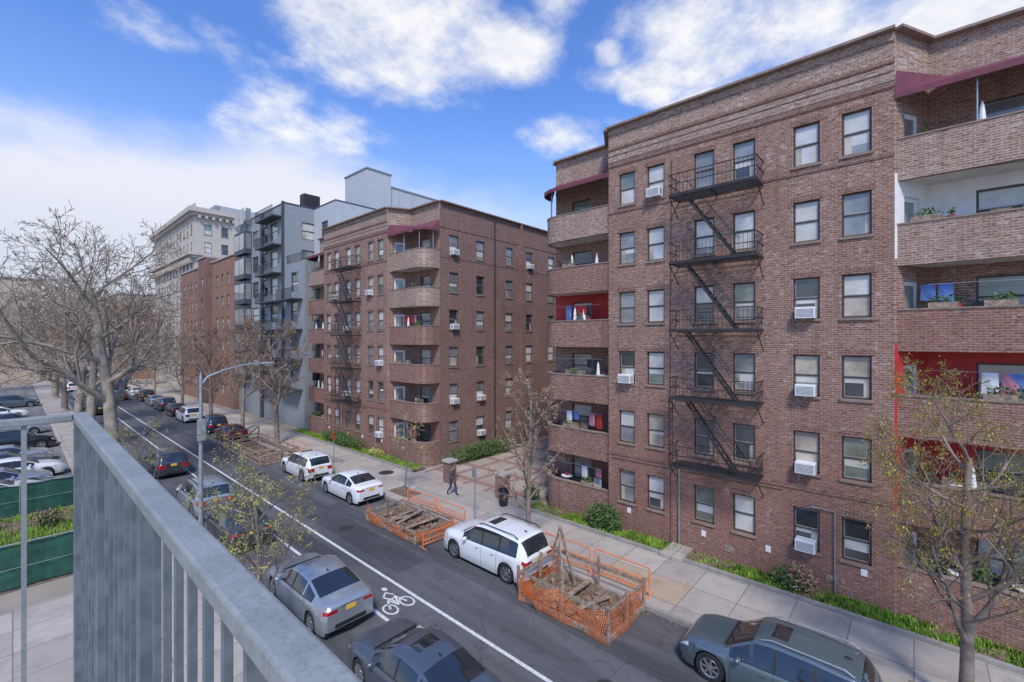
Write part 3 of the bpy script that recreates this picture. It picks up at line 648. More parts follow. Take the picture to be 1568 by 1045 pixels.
# ---------------------------------------------------------------- trees
def tree_mesh(name,seed,H,r0,nch,trunk=.35,ratio=.55,ang=(45,45,40,40),minr=.008,leaf=0,lmat=BUD,bark=BARK,ls=.05,wob=.12,up=.06,nleaf=1):
    rr=random.Random(seed); mb=MB(); tips=[]
    lv=len(nch)
    def grow(p,d,L,r,lev):
        ns=6 if lev==0 else (5 if lev==1 else 3)
        pts=[p];rad=[r];dirs=[d]
        for i in range(ns):
            w=wob*(1 if lev else .35)
            d=(d+Vector((rr.gauss(0,w),rr.gauss(0,w),rr.gauss(0,w*.7)+up*(1 if lev else .3)))).normalized()
            p=p+d*(L/ns); pts.append(p); rad.append(max(minr,r*(1-(.72 if lev else .6)*(i+1)/ns))); dirs.append(d)
        mb.tube(pts,rad,8 if lev==0 else (5 if lev==1 else 3),cap=False)
        if lev>=lv:
            tips.append((pts[-1],pts[-2])); tips.append((pts[-2],pts[-3])); return
        st=trunk if lev==0 else .2; n=nch[lev]; az=rr.uniform(0,6.28)
        for j in range(n):
            t=st+(1-st)*(j+rr.uniform(.2,1))/n; t=min(t,.99); k=t*ns; i0=int(k); fr=k-i0
            q=pts[i0].lerp(pts[min(i0+1,ns)],fr); rq=rad[i0]*(1-fr)+rad[min(i0+1,ns)]*fr
            az+=2.4+rr.uniform(-.5,.5); a=math.radians(ang[lev]*rr.uniform(.7,1.3)); dd=dirs[i0]
            o=dd.orthogonal().normalized(); o=Matrix.Rotation(az,3,dd)@o
            nd_=(dd*math.cos(a)+o*math.sin(a)).normalized()
            grow(q,nd_,L*ratio*(1.15-.45*t)*rr.uniform(.75,1.2),max(minr,rq*.62),lev+1)
    grow(Vector((0,0,0)),Vector((0,0,1)),H*.72,r0,0)
    mb.lathe((0,0,0),(0,0,1),[(-.05,r0*1.7),(.1,r0*1.35),(.35,r0*1.05)],8); nb=len(mb.f)
    cl=[rr.choice(tips) for _ in range(max(1,leaf//5))]
    for _ in range(leaf):
        a,b=rr.choice(cl); p=a.lerp(b,rr.random())+Vector((rr.gauss(0,.05),rr.gauss(0,.05),rr.gauss(0,.05)))
        s=ls*rr.uniform(.5,1.3); u=Vector((rr.gauss(0,1),rr.gauss(0,1),rr.gauss(0,1))).normalized()*s; v=u.orthogonal().normalized()*s*.7
        mb.poly([p-u,p+v,p+u,p-v])
    me=bpy.data.meshes.new(name); me.from_pydata(mb.v,[],mb.f); me.materials.append(bark); me.materials.append(lmat)
    me.polygons.foreach_set('material_index',[0]*nb+[1]*(len(mb.f)-nb)); me.polygons.foreach_set('use_smooth',[True]*nb+[False]*(len(mb.f)-nb)); me.update()
    return me
def put(name,me,loc,rz=0,sc=1):
    o=bpy.data.objects.new(name,me); S.collection.objects.link(o); o.location=loc; o.rotation_euler=(0,0,rz); o.scale=(sc,)*3 if not isinstance(sc,tuple) else sc; return o
SY1=tree_mesh('sycamore_a',11,17,.42,(9,7,6,5),.3,.58,(58,48,45,45),.014,5000,BUDR,BARKS,.06,.16,.05)
SY2=tree_mesh('sycamore_b',23,16,.38,(10,7,6,5),.28,.55,(52,50,45,45),.014,5000,BUDR,BARKS,.06,.17,.06)
MD1=tree_mesh('street_tree_a',31,11,.18,(13,7,5,4),.25,.42,(48,42,40,40),.010,3500,BUDR,BARKR,.045,.1,.09)
put('sycamore_tree',SY1,(4.3,37,.13),.4,1.0)
put('sycamore_tree',SY2,(4.2,50,.13),2,1.0)
put('sycamore_tree',SY1,(4.4,64,.13),3,.95)
put('sycamore_tree',SY2,(4.4,80,.13),5,1)
put('sycamore_tree',SY1,(4.4,98,.13),1.2,1)
put('sycamore_tree',SY2,(-9,96,.0),1,1.0); put('sycamore_tree',SY1,(-3,118,.0),2.2,1.0)
for i,(x,y) in enumerate([(-14,128),(-26,122),(-36,130),(4,140),(15.5,115),(15.5,145),(4,175),(-50,140),(15.3,92)]):
    put('sycamore_tree',(SY1,SY2)[i%2],(x,y,0),i*1.3,.9 if x<5 else .7)
put('street_tree',MD1,(15.2,49.5,.13),0,1.15); put('street_tree',MD1,(15.2,40.8,.13),2,1.15); put('street_tree',MD1,(15.2,60,.13),3.5,1.1); put('street_tree',MD1,(15.2,73,.13),1,1.15)
T2=tree_mesh('street_tree_c',42,9.0,.12,(17,7,4,3),.22,.36,(46,40,38,38),.008,2600,BUDR,BARKR,.035,.09,.12); put('street_tree',T2,(15.1,12.6,.13))
T3=tree_mesh('young_tree',43,5.4,.07,(10,5,4),.35,.4,(45,40,40),.007,700,LEAFG,BARK,.035,.1,.1); put('young_tree',T3,(15.5,22.4,.13))
T4=tree_mesh('leafing_tree',44,6.6,.085,(13,8,6,3),.25,.42,(50,42,40,40),.0055,5200,LEAFG,BARK,.022,.12,.06); put('leafing_tree',T4,(4.95,14.2,.13))
T1=tree_mesh('budding_tree',47,8.6,.15,(14,8,6,3),.25,.5,(56,45,42,40),.006,14000,BUD,BARKR,.030,.13,.08); put('budding_tree',T1,(15.3,-.9,.13),2.1)
T6=tree_mesh('leafing_tree_b',48,5,.07,(10,6,5),.3,.5,(52,42,40),.006,1500,LEAFG,BARK,.026,.12,.05); put('leafing_tree',T6,(4.6,31,.13))
for y,x in ((12.6,15.1),(-.9,15.3),(22.4,15.5),(49.5,15.2)):
    sheet('tree_pit_soil',x-.55,y-1,x+.55,y+1,.138,SOIL)
# ---------------------------------------------------------------- street lamp, signs
g=G('street_lamp',(5.35,22.6,.13)); m=g.part('pole',GALV,True)
m.tube([(5.35,22.6,.13),(5.35,22.6,1.0),(5.35,22.6,7.5)],[.13,.1,.06],10)
arm=[(5.35,22.6,7.2),(5.6,22.6,7.55),(6.2,22.6,7.8),(7.0,22.6,8.0),(7.7,22.6,8.05)]; m.tube(arm,[.05,.045,.04,.035,.03],8)
m.tube([(5.35,22.6,7.5),(5.35,22.6,7.75)],[.06,.02],10)
g.part('lamp_head',RAILM,True,.01).blob((8.0,22.6,8.03),(.35,.14,.07),1,8,0)
g.part('lens',WHITE,True).blob((8.05,22.6,7.98),(.22,.1,.06),1,6,0)
g.part('control_box',GALV,False,.02).box((5.2,22.42,4.85),(5.5,22.58,5.75)); g.part('straps',FRAMEB).box((5.25,22.5,5.0),(5.45,22.7,5.05))
g.part('base',GALV).lathe((5.35,22.6,.13),(0,0,1),[(0,.2),(.5,.18),(.6,.11)],8)
g.done()
g=G('parking_sign',(15.2,16.1,.13)); g.part('post',GALV).tube([(15.2,16.1,.13),(15.2,16.1,2.85)],.03,6)
g.part('sign_panel',GALV,False,.01).box((15.14,15.95,2.35),(15.165,16.25,2.85)); g.done()
g=G('parking_sign',(14.9,30,.13)); g.part('post',GALV).tube([(14.9,30,.13),(14.9,30,2.7)],.03,6); g.part('sign_panel',RED,False,.01).box((14.84,29.85,2.2),(14.865,30.15,2.7)); g.done()
g=G('fire_hydrant',(15,26.4,.13)); q=g.part('body',RED,True); q.lathe((15,26.4,.13),(0,0,1),[(0,.16),(.05,.16),(.06,.1),(.45,.1),(.5,.13),(.55,.12),(.65,.06),(.7,.0)],12)
q.tube([(14.83,26.4,.55),(15.17,26.4,.55)],.05,8); g.done()
# ---------------------------------------------------------------- construction pits
def net(mb,P,Q,h,seed,lean=0):
    rr=random.Random(seed); P=Vector(P);Q=Vector(Q);L=(Q-P).length;U=(Q-P)/L;N=Vector((-U.y,U.x,0)); n=max(3,int(L/.08));m=max(3,int(h/.08))
    ph=rr.uniform(0,6); k1=rr.uniform(.5,1.2)
    def pt(i,j):
        u=i/n;v=j/m; sag=.30*abs(math.sin(u*math.pi*max(1,round(L/1.5))))**1.3*v*h*k1
        return P+U*(u*L+.04*math.sin(v*5+u*9))+Vector((0,0,v*h-sag))+N*(.11*math.sin(u*L*3.3+ph)*math.sin(v*3.1+.4)+lean*v)
    w=.009
    for i in range(n+1):
        for j in range(m):
            a,b=pt(i,j),pt(i,j+1); mb.poly([a-U*w,a+U*w,b+U*w,b-U*w])
    Z=Vector((0,0,w))
    for j in range(m+1):
        for i in range(n):
            a,b=pt(i,j),pt(i+1,j); mb.poly([a-Z,b-Z,b+Z,a+Z])
def pit(x0,y0,x1,y1,seed,hi=1.0,nets='wsn',inner=2,heap=4):
    rr=random.Random(seed); g=G('wooden_trench_barricade',((x0+x1)/2,(y0+y1)/2,0)); w=g.part('timber_planks',WOOD,False,.006)
    for (a,b) in (((x0,y0),(x1,y0)),((x1,y0),(x1,y1)),((x1,y1),(x0,y1)),((x0,y1),(x0,y0))):
        w.beam((a[0],a[1],.12),(b[0],b[1],.12),.05,.18)
        n=max(2,int(math.dist(a,b)/1.8))
        for i in range(n):
            t=i/n; x=a[0]+(b[0]-a[0])*t; y=a[1]+(b[1]-a[1])*t
            w.beam((x,y,0),(x+rr.uniform(-.06,.06),y+rr.uniform(-.06,.06),hi*rr.uniform(.95,1.2)),.09)
        w.beam((a[0],a[1],hi*.88),(b[0],b[1],hi*.85+rr.uniform(-.08,.08)),.04,.13)
        if heap<4: w.beam((a[0],a[1],hi*.5),(b[0],b[1],hi*.5+rr.uniform(-.05,.05)),.04,.2)
    for i in range(inner):
        y=y0+(y1-y0)*rr.uniform(.2,.8); w.beam((x0+rr.uniform(-.1,.2),y,.12+.1*rr.random()),(x1+rr.uniform(-.3,.0),y+rr.uniform(-.7,.7),.15+.2*rr.random()),.2,.04)
    if hi>.8:
        w.beam((x1-.2,y1-.9,0),(x1-.05,y1-.1,hi*1.75),.09); w.beam((x1+.05,y1+.6,0),(x1-.05,y1-.1,hi*1.7),.07); w.beam((x1-.1,y1-.1,hi*1.55),(x0+.4,y1-1.6,hi*.5),.05,.14)
    rb=g.part('rubble',SOIL)
    for i in range(90): 
        s=rr.uniform(.04,.12); rb.blob((rr.uniform(x0+.2,x1-.2),rr.uniform(y0+.2,y1-.2),.04+s*.4),(s,s*.8,s*.6),i,4,.2)
    bs=g.part('loose_bricks',BR4)
    for i in range(45):
        x,y=rr.uniform(x0+.2,x1-.2),rr.uniform(y0+.2,y1-.2); a=rr.uniform(0,3); bs.beam((x,y,.1),(x+.2*math.cos(a),y+.2*math.sin(a),.1+rr.uniform(0,.06)),.1,.06)
    rb.poly([(x0,y0,.03),(x1,y0,.03),(x1,y1,.03),(x0,y1,.03)])
    g.done()
    mb=MB()
    if 'w' in nets: net(mb,(x0-.06,y0,.05),(x0-.06,y1,.05),hi*.9,seed)
    if 's' in nets: net(mb,(x0,y0-.06,.05),(x1,y0-.06,.05),hi,seed+1,-.05)
    if 'n' in nets: net(mb,(x0,y1+.06,.05),(x1,y1+.06,.05),hi*.6,seed+2)
    for k in range(heap): net(mb,(x0-.15+.12*k,y1-1.1+.2*k,.04),(x0+.4,y1+.3,.1+.1*k),.4,seed+4+k,.25)
    if mb.f: single('orange_safety_netting',mb,ORANGE,((x0+x1)/2,(y0+y1)/2,0))
pit(11.9,6.8,14.2,10.3,3,1.1,'wsn'); pit(12.0,16.6,14.2,20.6,5,.5,'ws',5); pit(11.9,35,14.6,43.2,9,.95,'',3,1)
def barrier(P,Q,h=1.0,seed=0):
    g=G('orange_pedestrian_barrier',((P[0]+Q[0])/2,(P[1]+Q[1])/2,.13)); m=g.part('frame',ORANGE)
    z=P[2]; L=math.dist(P[:2],Q[:2]); U=Vector((Q[0]-P[0],Q[1]-P[1],0)).normalized(); N=Vector((-U.y,U.x,0)); P=Vector(P)
    for a in (0,L):
        m.tube([P+U*a,P+U*a+Vector((0,0,h))],.026,6); m.tube([P+U*a-N*.28,P+U*a+N*.28],.02,6)
    for zz in (h,h*.55,.15): m.tube([P+Vector((0,0,zz)),P+U*L+Vector((0,0,zz))],.024,6)
    n=int(L/.16)
    for i in range(1,n): m.tube([P+U*(L*i/n)+Vector((0,0,.15)),P+U*(L*i/n)+Vector((0,0,h*.55))],.01,4)
    g.done()
barrier((14.9,6.9,.13),(14.9,9.1,.13)); barrier((14.85,9.3,.13),(14.75,11.4,.13)); barrier((14.8,16.4,.13),(14.8,18.6,.13),.7); barrier((14.85,18.8,.13),(14.7,21.0,.13),.7)
barrier((12.0,16.0,.0),(13.9,15.9,.0),.6); barrier((15.1,35,.13),(15.1,37.2,.13))
g=G('lumber_stack',(14.8,-.2,.13)); 
for i in range(5): g.part('planks',WOOD).beam((14.7+i*.1,1.0,.2+.05*(i%2)),(14.9+i*.07,-1.8,.2+.06*(i%3)),.1,.05)
g.done()
# ---------------------------------------------------------------- cars
def paint(name,col,metal=.3,rough=.28):
    m,nt,b=newmat(name)
    tc=nd(nt,'ShaderNodeTexCoord').outputs['Object']; f=noise(nt,tc,3,4)
    sp=nd(nt,'ShaderNodeSeparateXYZ'); nt.links.new(tc,sp.inputs[0])
    c=mixc(nt,mth(nt,'MULTIPLY',ramp(nt,f,.4,.8),.12),col,tuple(c*.75+.03 for c in col))
    dirt=mth(nt,'MULTIPLY',mth(nt,'SUBTRACT',1,ramp(nt,mth(nt,'ADD',sp.outputs[2],mth(nt,'MULTIPLY',f,.3)),.3,.75)),.45)
    c=mixc(nt,dirt,c,(.16,.15,.135))
    nt.links.new(c,b.inputs['Base Color'])
    b.inputs['Metallic'].default_value=metal; b.inputs['Roughness'].default_value=rough
    b.inputs['Coat Weight'].default_value=.8; b.inputs['Coat Roughness'].default_value=.05; return m
CG=M('car_glass',(.02,.026,.03),.04,0,.1,1,spec=.9,coat=.5); TRIM=M('black_trim',(.02,.02,.02),.6,var=.1); TYRE=M('tyre_rubber',(.02,.02,.02),.85,var=.2)
RIM=M('alloy_rim',(.5,.5,.52),.3,.8,.1); TAIL=M('tail_lamp',(.40,.01,.012),.15,coat=.6); HEAD=M('head_lamp',(.6,.62,.65),.12,coat=.6); PLATE=M('licence_plate',(.75,.45,.06),.5,var=.05); CHROME=M('chrome',(.6,.6,.6),.15,1,.05)
PROF={
'sedan':dict(top=[(0,.97),(.008,1.04),(.03,1.09),(.12,1.12),(.30,1.40),(.38,1.445),(.48,1.455),(.55,1.42),(.72,1.02),(.85,.94),(.94,.83),(.985,.68),(1,.60)],
   belt=[(0,.92),(.05,.96),(.15,.985),(.5,.94),(.73,.90),(.9,.80),(.97,.66),(1,.56)],ws=(.555,.715),rg=(.13,.295),sg=(.17,.68),pil=[.465],cp=[.30],seam=[.285,.467,.69],R=.33),
'suv':dict(top=[(0,1.0),(.006,1.12),(.025,1.36),(.065,1.60),(.10,1.69),(.3,1.76),(.48,1.75),(.56,1.69),(.72,1.17),(.86,1.09),(.95,.98),(.985,.80),(1,.62)],
   belt=[(0,.98),(.05,1.09),(.3,1.07),(.72,1.0),(.9,.92),(.97,.78),(1,.58)],ws=(.57,.715),rg=(.01,.075),sg=(.085,.69),pil=[.455],cp=[.265],seam=[.285,.457,.685],R=.37)}
import bmesh
def car(x,y,kind,pm,L=4.7,W=1.84,hs=1.0,rz=math.pi/2,sunroof=False,clad=False,rails=False,name='parked_car',zb=0):
    p=PROF[kind]; g=G(name,(x,y,zb),rz); hw=W/2; r=p['R']
    xc=[.185*L,.80*L]; RA=r+.05
    ss=set(np.linspace(0,1,60)); 
    for e in (.002,.006,.012,.02,.98,.99,.995): ss.add(e)
    for c in xc:
        for d in np.linspace(-RA,RA,13): ss.add((c+d)/L)
        ss.add((c-RA-.004)/L); ss.add((c+RA+.004)/L)
    pw=.008
    for q in p['pil']+p['cp']: ss|={q-pw,q+pw}
    for q in p['seam']: ss|={q-.0013,q+.0013}
    for q in p['ws']+p['rg']+p['sg']: ss.add(q)
    ss=sorted(s for s in ss if 0<=s<=1)
    dx=np.linspace(0,1,401)
    def sm(arr,k):
        t=np.interp(dx,[a for a,b in arr],[b for a,b in arr]); kk=np.hanning(k+2)[1:-1]; kk/=kk.sum()
        tp=np.pad(t,k//2,mode='edge'); return np.convolve(tp,kk,'valid')[:401]
    TOP=sm(p['top'],15)*hs; BEL=sm(p['belt'],21)*hs; WID=sm([(0,.80),(.01,.87),(.04,.94),(.1,.98),(.25,1),(.75,1),(.88,.97),(.95,.88),(.985,.76),(1,.66)],15)
    rows=[]
    for s in ss:
        X=s*L; zt=np.interp(s,dx,TOP); zbt=min(np.interp(s,dx,BEL),zt-.02); w=hw*np.interp(s,dx,WID)
        base=.20+(.12 if s<.02 or s>.98 else 0); zl=base
        for c in xc:
            d=abs(X-c)
            if d<RA+.0001: zl=max(base,r+math.sqrt(max(0,RA*RA-d*d)))
        cc=max(0,min(1,(zt-zbt)/.42)); 
        wr=w*(.90*(1-cc)+.735*cc) if kind=='sedan' else w*(.90*(1-cc)+.79*cc)
        zm=zbt-zl
        P=[(0,.2),(w*.72,zl),(w*.975,zl),(w*1.0,zl+zm*.3),(w*.995,zl+zm*.60),(w*.985,zl+zm*.84),(w*.955,zbt),(w*.935,zbt+.02*cc+.002),(wr,zt-.075*cc-.012),(wr*.90,zt-.03*cc-.004),(wr*.5,zt-.006),(0,zt)]
        rows.append((s,P,cc))
    NP=12
    V=[];F=[];MI=[]
    mats=[pm,CG,TRIM,TAIL,HEAD]
    for s,P,cc in rows:
        for (yy,zz) in P: V.append((s*L-L/2,yy,zz))
        for (yy,zz) in P: V.append((s*L-L/2,-yy,zz))
    inr=lambda s,a: a[0]<s<a[1]
    for i in range(len(rows)-1):
        s=(rows[i][0]+rows[i+1][0])/2; cc=min(rows[i][2],rows[i+1][2])
        for j in range(NP-1):
            mi=0
            if j<2: mi=2
            if j==2 and clad: mi=2
            if 2<=j<=5 and any(abs(s-q)<.0013 for q in p['seam']): mi=2
            if j==7 and inr(s,p['sg']) and cc>.12:
                mi=1
                if any(abs(s-q)<pw for q in p['pil']): mi=2
                if any(abs(s-q)<pw for q in p['cp']): mi=2 if kind=='suv' else 0
            if j==6 and inr(s,p['sg']): mi=2
            if j>=9 and (inr(s,p['ws']) or inr(s,p['rg'])): mi=1
            if j==10 and sunroof and .40<s<.50: mi=1
            if j in(5,) and s<.035: mi=3
            if kind=='suv' and j in (4,5) and s<.02: mi=3
            if j==5 and s>.93: mi=4
            b=i*2*NP
            F.append((b+j,b+j+1,b+2*NP+j+1,b+2*NP+j)); MI.append(mi)
            F.append((b+NP+j,b+2*NP+NP+j,b+2*NP+NP+j+1,b+NP+j+1)); MI.append(mi)
    for e,fl in ((0,0),(len(rows)-1,1)):
        s,P,cc=rows[e]; b0=len(V); fr=[-1,-.58,.58,1]
        for (yy,zz) in P[1:]:
            for f in fr: V.append((s*L-L/2,yy*f,zz))
        for j in range(NP-2):
            for k in range(3):
                mi=0
                if j==0 or (clad and j<=1): mi=2
                if k!=1 and j in ((4,) if kind=='sedan' else (3,4)): mi=4 if fl else 3
                if fl and k==1 and j in (1,2,3): mi=2
                F.append((b0+j*4+k,b0+j*4+k+1,b0+(j+1)*4+k+1,b0+(j+1)*4+k)); MI.append(mi)
    me=bpy.data.meshes.new('body'); me.from_pydata(V,[],F)
    for m in mats: me.materials.append(m)
    me.polygons.foreach_set('material_index',MI)
    bm=bmesh.new(); bm.from_mesh(me); bmesh.ops.remove_doubles(bm,verts=bm.verts,dist=.0005); bmesh.ops.recalc_face_normals(bm,faces=bm.faces); bm.to_mesh(me); bm.free()
    me.polygons.foreach_set('use_smooth',[True]*len(me.polygons)); me.set_sharp_from_angle(angle=math.radians(40)); me.update()
    o=bpy.data.objects.new('body',me); S.collection.objects.link(o); g.extra.append(o)
    g.part('wheel_well_shade',TRIM).box((-L*.44,-hw+.3,.18),(L*.44,hw-.3,.72))  # black box inside the body, stands in for the shade in the wheel wells
    for c in xc:
        for sg in (-1,1):
            yo=sg*(hw-.03); ax=(0,sg,0); cx=(c-L/2,yo,r)
            g.part('tyres',TYRE,True).lathe((cx[0],yo,r),ax,[(-.22,r*.6),(-.22,r*.93),(-.19,r),(-.03,r),(0,r*.93),(-.005,r*.70),(-.02,r*.66)],28)
            g.part('rim_backs',TRIM).lathe((cx[0],yo,r),ax,[(-.07,r*.66),(-.07,.001)],20)
            g.part('rims',RIM,True).lathe((cx[0],yo,r),ax,[(-.02,r*.68),(-.01,r*.66),(-.02,r*.60),(-.06,r*.59)],28)
            g.part('rims',RIM,True).lathe((cx[0],yo,r),ax,[(-.05,.08),(-.012,.07),(-.01,.001)],12)
            for k in range(7):
                a=2*math.pi*k/7; g.part('spokes',RIM).beam((cx[0]+.05*math.cos(a),yo-sg*.03,r+.05*math.sin(a)),(cx[0]+r*.63*math.cos(a),yo-sg*.03,r+r*.63*math.sin(a)),.035,.05)
    zb_=np.interp(.66,dx,BEL)
    for sg in (-1,1):
        g.part('mirrors',pm,True).blob((.635*L-L/2,sg*(hw+.07),zb_+.07),(.07,.12,.08),1,8,0)
        for q in (.31,.49):
            g.part('door_handles',CHROME).box((q*L-L/2,sg*hw*.985-.015,zb_*.86),(q*L-L/2+.16,sg*hw*.985+.022,zb_*.86+.025))
    g.part('licence_plate',PLATE).box((-L/2-.02,-.16,.78 if kind=='sedan' else .82),(-L/2-.003,.16,.92 if kind=='sedan' else .98))
    g.part('bumper_strip',TRIM).box((-L/2-.012,-hw*.55,.36),(-L/2+.05,hw*.55,.48))
    g.part('badge',CHROME).box((-L/2-.012,-.3,.95),(-L/2-.002,.3,.965))
    g.part('dashboard_trim',TRIM).beam((.722*L-L/2,-hw*.7,np.interp(.722,dx,TOP)+.005),(.722*L-L/2,hw*.7,np.interp(.722,dx,TOP)+.005),.05,.02)
    for s_ in (-.35,.15): g.part('wipers',TRIM).beam((.715*L-L/2,s_,np.interp(.715,dx,TOP)+.02),(.68*L-L/2,s_+.45,np.interp(.68,dx,TOP)+.02),.015)
    if kind=='suv': g.part('wiper',TRIM).beam((-L/2+.02,0,1.17),(-L/2+.05,.35,1.25),.015)
    if rails:
        zt=np.interp(.35,dx,TOP)
        for sg in (-1,1): g.part('roof_rails',TRIM if rails==1 else GALV).tube([(.10*L-L/2,sg*hw*.70,zt-.06),(.14*L-L/2,sg*hw*.70,zt+.03),(.48*L-L/2,sg*hw*.70,zt+.035),(.53*L-L/2,sg*hw*.70,zt-.04)],.02,6)
    sa=.14 if kind=='suv' else .32
    g.part('antenna',TRIM).blob((sa*L-L/2,0,np.interp(sa,dx,TOP)+.02),(.08,.02,.04),1,5,0)
    g.done(world=False)
WH=paint('paint_white',(.78,.78,.76),0,.3); SIL=paint('paint_silver',(.45,.48,.49),.6,.3); GRA=paint('paint_slate',(.12,.145,.175),.5); TEA=paint('paint_teal_grey',(.14,.19,.205),.5)
MAR=paint('paint_dark_charcoal',(.07,.075,.08),.5); BLK=paint('paint_black',(.02,.02,.023),.3); DRED=paint('paint_dark_red',(.16,.02,.02),.4); BLU=paint('paint_dark_blue',(.03,.05,.1),.5)
car(13.3,2.75,'suv',TEA,4.4,1.82,.9,sunroof=True,rails=2)
car(13.25,12.9,'suv',WH,4.8,1.92,1.0,sunroof=True,rails=1,name='parked_suv')
car(13.3,24.7,'sedan',WH,4.6,1.80); car(13.3,30.8,'suv',WH,4.6,1.82,.92,sunroof=True)
car(7.0,9.5,'sedan',GRA,4.75,1.84,1.0,sunroof=True); car(7.05,15.5,'sedan',SIL,4.85,1.85)
car(6.95,23.5,'sedan',MAR,4.6,1.82,sunroof=True); car(7.0,29,'suv',SIL,4.6,1.85,.95,rails=1,name='parked_suv')
car(7.1,38.6,'suv',MAR,4.6,1.84,.95,name='parked_suv')
far=[(13.3,46.6,'sedan',DRED),(13.3,52.2,'suv',BLU),(13.3,61,'suv',WH),(13.3,67,'sedan',BLK),(13.3,73,'suv',GRA),(13.3,79,'sedan',SIL),(13.3,86,'suv',BLK),(13.3,94,'sedan',WH),(7,75,'suv',BLK),(7,82,'sedan',GRA),(7,96,'sedan',SIL),(10.8,90,'sedan',BLK),(7,110,'suv',WH),(13.3,110,'suv',GRA),(13.3,118,'sedan',BLU)]
for x,y,k,m in far: car(x,y,k,m,4.6,1.82,.97)
for x,y,k,m,rz in [(.1,43.5,'sedan',WH,0.03),(-.6,40.7,'sedan',SIL,0),(-1.0,38,'sedan',WH,0),(-.2,49,'sedan',SIL,0),(0.2,55,'suv',BLK,0),(-.5,46.3,'sedan',GRA,0),(-8.2,44.8,'suv',GRA,0),(-8.2,41.6,'sedan',WH,0),(0,64,'sedan',SIL,0),(0,70,'sedan',BLU,.1),(-1,78,'sedan',WH,0),(.2,90,'suv',GRA,0)]: car(x,y,k,m,4.6,1.8,1,rz)
# ---------------------------------------------------------------- pedestrian
def person(x,y,z,rz):
    J={'pel':(0,0,.95),'sp':(0,.0,1.15),'ch':(.02,0,1.35),'nk':(.03,0,1.48),'hd':(.05,0,1.58),
       'shL':(.02,.18,1.40),'elL':(-.10,.23,1.14),'wrL':(.02,.22,.90),'shR':(.02,-.18,1.40),'elR':(.06,-.23,1.12),'wrR':(.24,-.2,.98),
       'hpL':(0,.10,.90),'knL':(.17,.10,.52),'anL':(.22,.10,.10),'toL':(.38,.11,.05),'hpR':(0,-.10,.90),'knR':(-.03,-.10,.50),'anR':(-.30,-.10,.16),'toR':(-.20,-.11,.04)}
    E=[('pel','sp'),('sp','ch'),('ch','nk'),('nk','hd'),('ch','shL'),('shL','elL'),('elL','wrL'),('ch','shR'),('shR','elR'),('elR','wrR'),('pel','hpL'),('hpL','knL'),('knL','anL'),('anL','toL'),('pel','hpR'),('hpR','knR'),('knR','anR'),('anR','toR')]
    Rd={'pel':(.15,.12),'sp':(.15,.11),'ch':(.17,.12),'nk':(.055,.055),'hd':(.06,.06),'shL':(.075,.075),'shR':(.075,.075),'elL':(.055,.055),'elR':(.055,.055),'wrL':(.03,.03),'wrR':(.03,.03),'hpL':(.1,.1),'hpR':(.1,.1),'knL':(.07,.07),'knR':(.07,.07),'anL':(.045,.045),'anR':(.045,.045),'toL':(.035,.035),'toR':(.035,.035)}
    names=list(J); V=[J[n] for n in names]; rad=[Rd[n] for n in names]; EE=[(names.index(a),names.index(b)) for a,b in E]
    for s,w in ((1,'wrL'),(-1,'wrR')):
        wi=names.index(w); wx=V[wi]; pi=len(V); V.append((wx[0]+.02,wx[1],wx[2]-.07)); rad.append((.03,.02)); EE.append((wi,pi)); px=V[pi]
        for k,(dx_,ln) in enumerate(((-.03,.06),(-.012,.075),(.008,.08),(.026,.07),(.045,.045))):
            a=len(V); V.append((px[0]+dx_,px[1],px[2]-.02-ln*.5)); V.append((px[0]+dx_*1.2+.008,px[1]-s*.012,px[2]-.02-ln)); rad+= [(.009,.009),(.008,.008)]; EE+=[(pi,a),(a,a+1)]
    me=bpy.data.meshes.new('b'); me.from_pydata(V,EE,[]); o=bpy.data.objects.new('b',me); S.collection.objects.link(o)
    sk=o.modifiers.new('s','SKIN'); o.modifiers.new('u','SUBSURF').levels=1
    for i,d in enumerate(me.skin_vertices[0].data): d.radius=rad[i]; d.use_root=(i==0)
    dg=bpy.context.evaluated_depsgraph_get(); dg.update(); m2=bpy.data.meshes.new_from_object(o.evaluated_get(dg)); bpy.data.objects.remove(o)
    m2.materials.clear(); PA=M('dark_trousers',(.04,.045,.065),.9); JK=M('dark_jacket',(.09,.07,.09),.85); SK=M('skin',(.35,.2,.14),.6,var=.05); SH=M('shoe',(.03,.03,.03),.6)
    for m in (PA,JK,SK,SH): m2.materials.append(m)
    for f in m2.polygons:
        c=f.center; k=1
        if c.z<.12: k=3
        elif c.z<.93 and abs(c.y)<.185: k=0
        if c.z>1.47: k=2
        if abs(c.y)>.17 and c.z<.9 and c.x>-.1 or (c.y<-.15 and c.x>.2 and c.z<.97 and c.z>.6): k=2
        f.material_index=k; f.use_smooth=True
    e=G('pedestrian',(x,y,z),rz); b=bpy.data.objects.new('body',m2); S.collection.objects.link(b); e.extra.append(b)
    e.part('head',SK,True).blob((.06,0,1.64),(.095,.075,.12),1,10,0); h=e.part('hair',FRAMEB,True); h.blob((.04,0,1.675),(.1,.085,.105),2,8,.03)
    n=e.part('face',SK,True); n.blob((.155,0,1.63),(.02,.013,.022),1,6,0); n.blob((.06,.078,1.635),(.015,.01,.028),1,6,0); n.blob((.06,-.078,1.635),(.015,.01,.028),1,6,0)
    ey=e.part('eyes_mouth',FRAMEB,True); ey.blob((.148,.03,1.65),(.006,.01,.006),1,5,0); ey.blob((.148,-.03,1.65),(.006,.01,.006),1,5,0); ey.blob((.147,0,1.59),(.006,.022,.005),1,5,0)
    e.part('red_bag',RED,True).blob((-.1,.24,1.05),(.14,.09,.2),1,8,.02)
    e.done(world=False)
person(17.0,19.9,.13,-1.4)
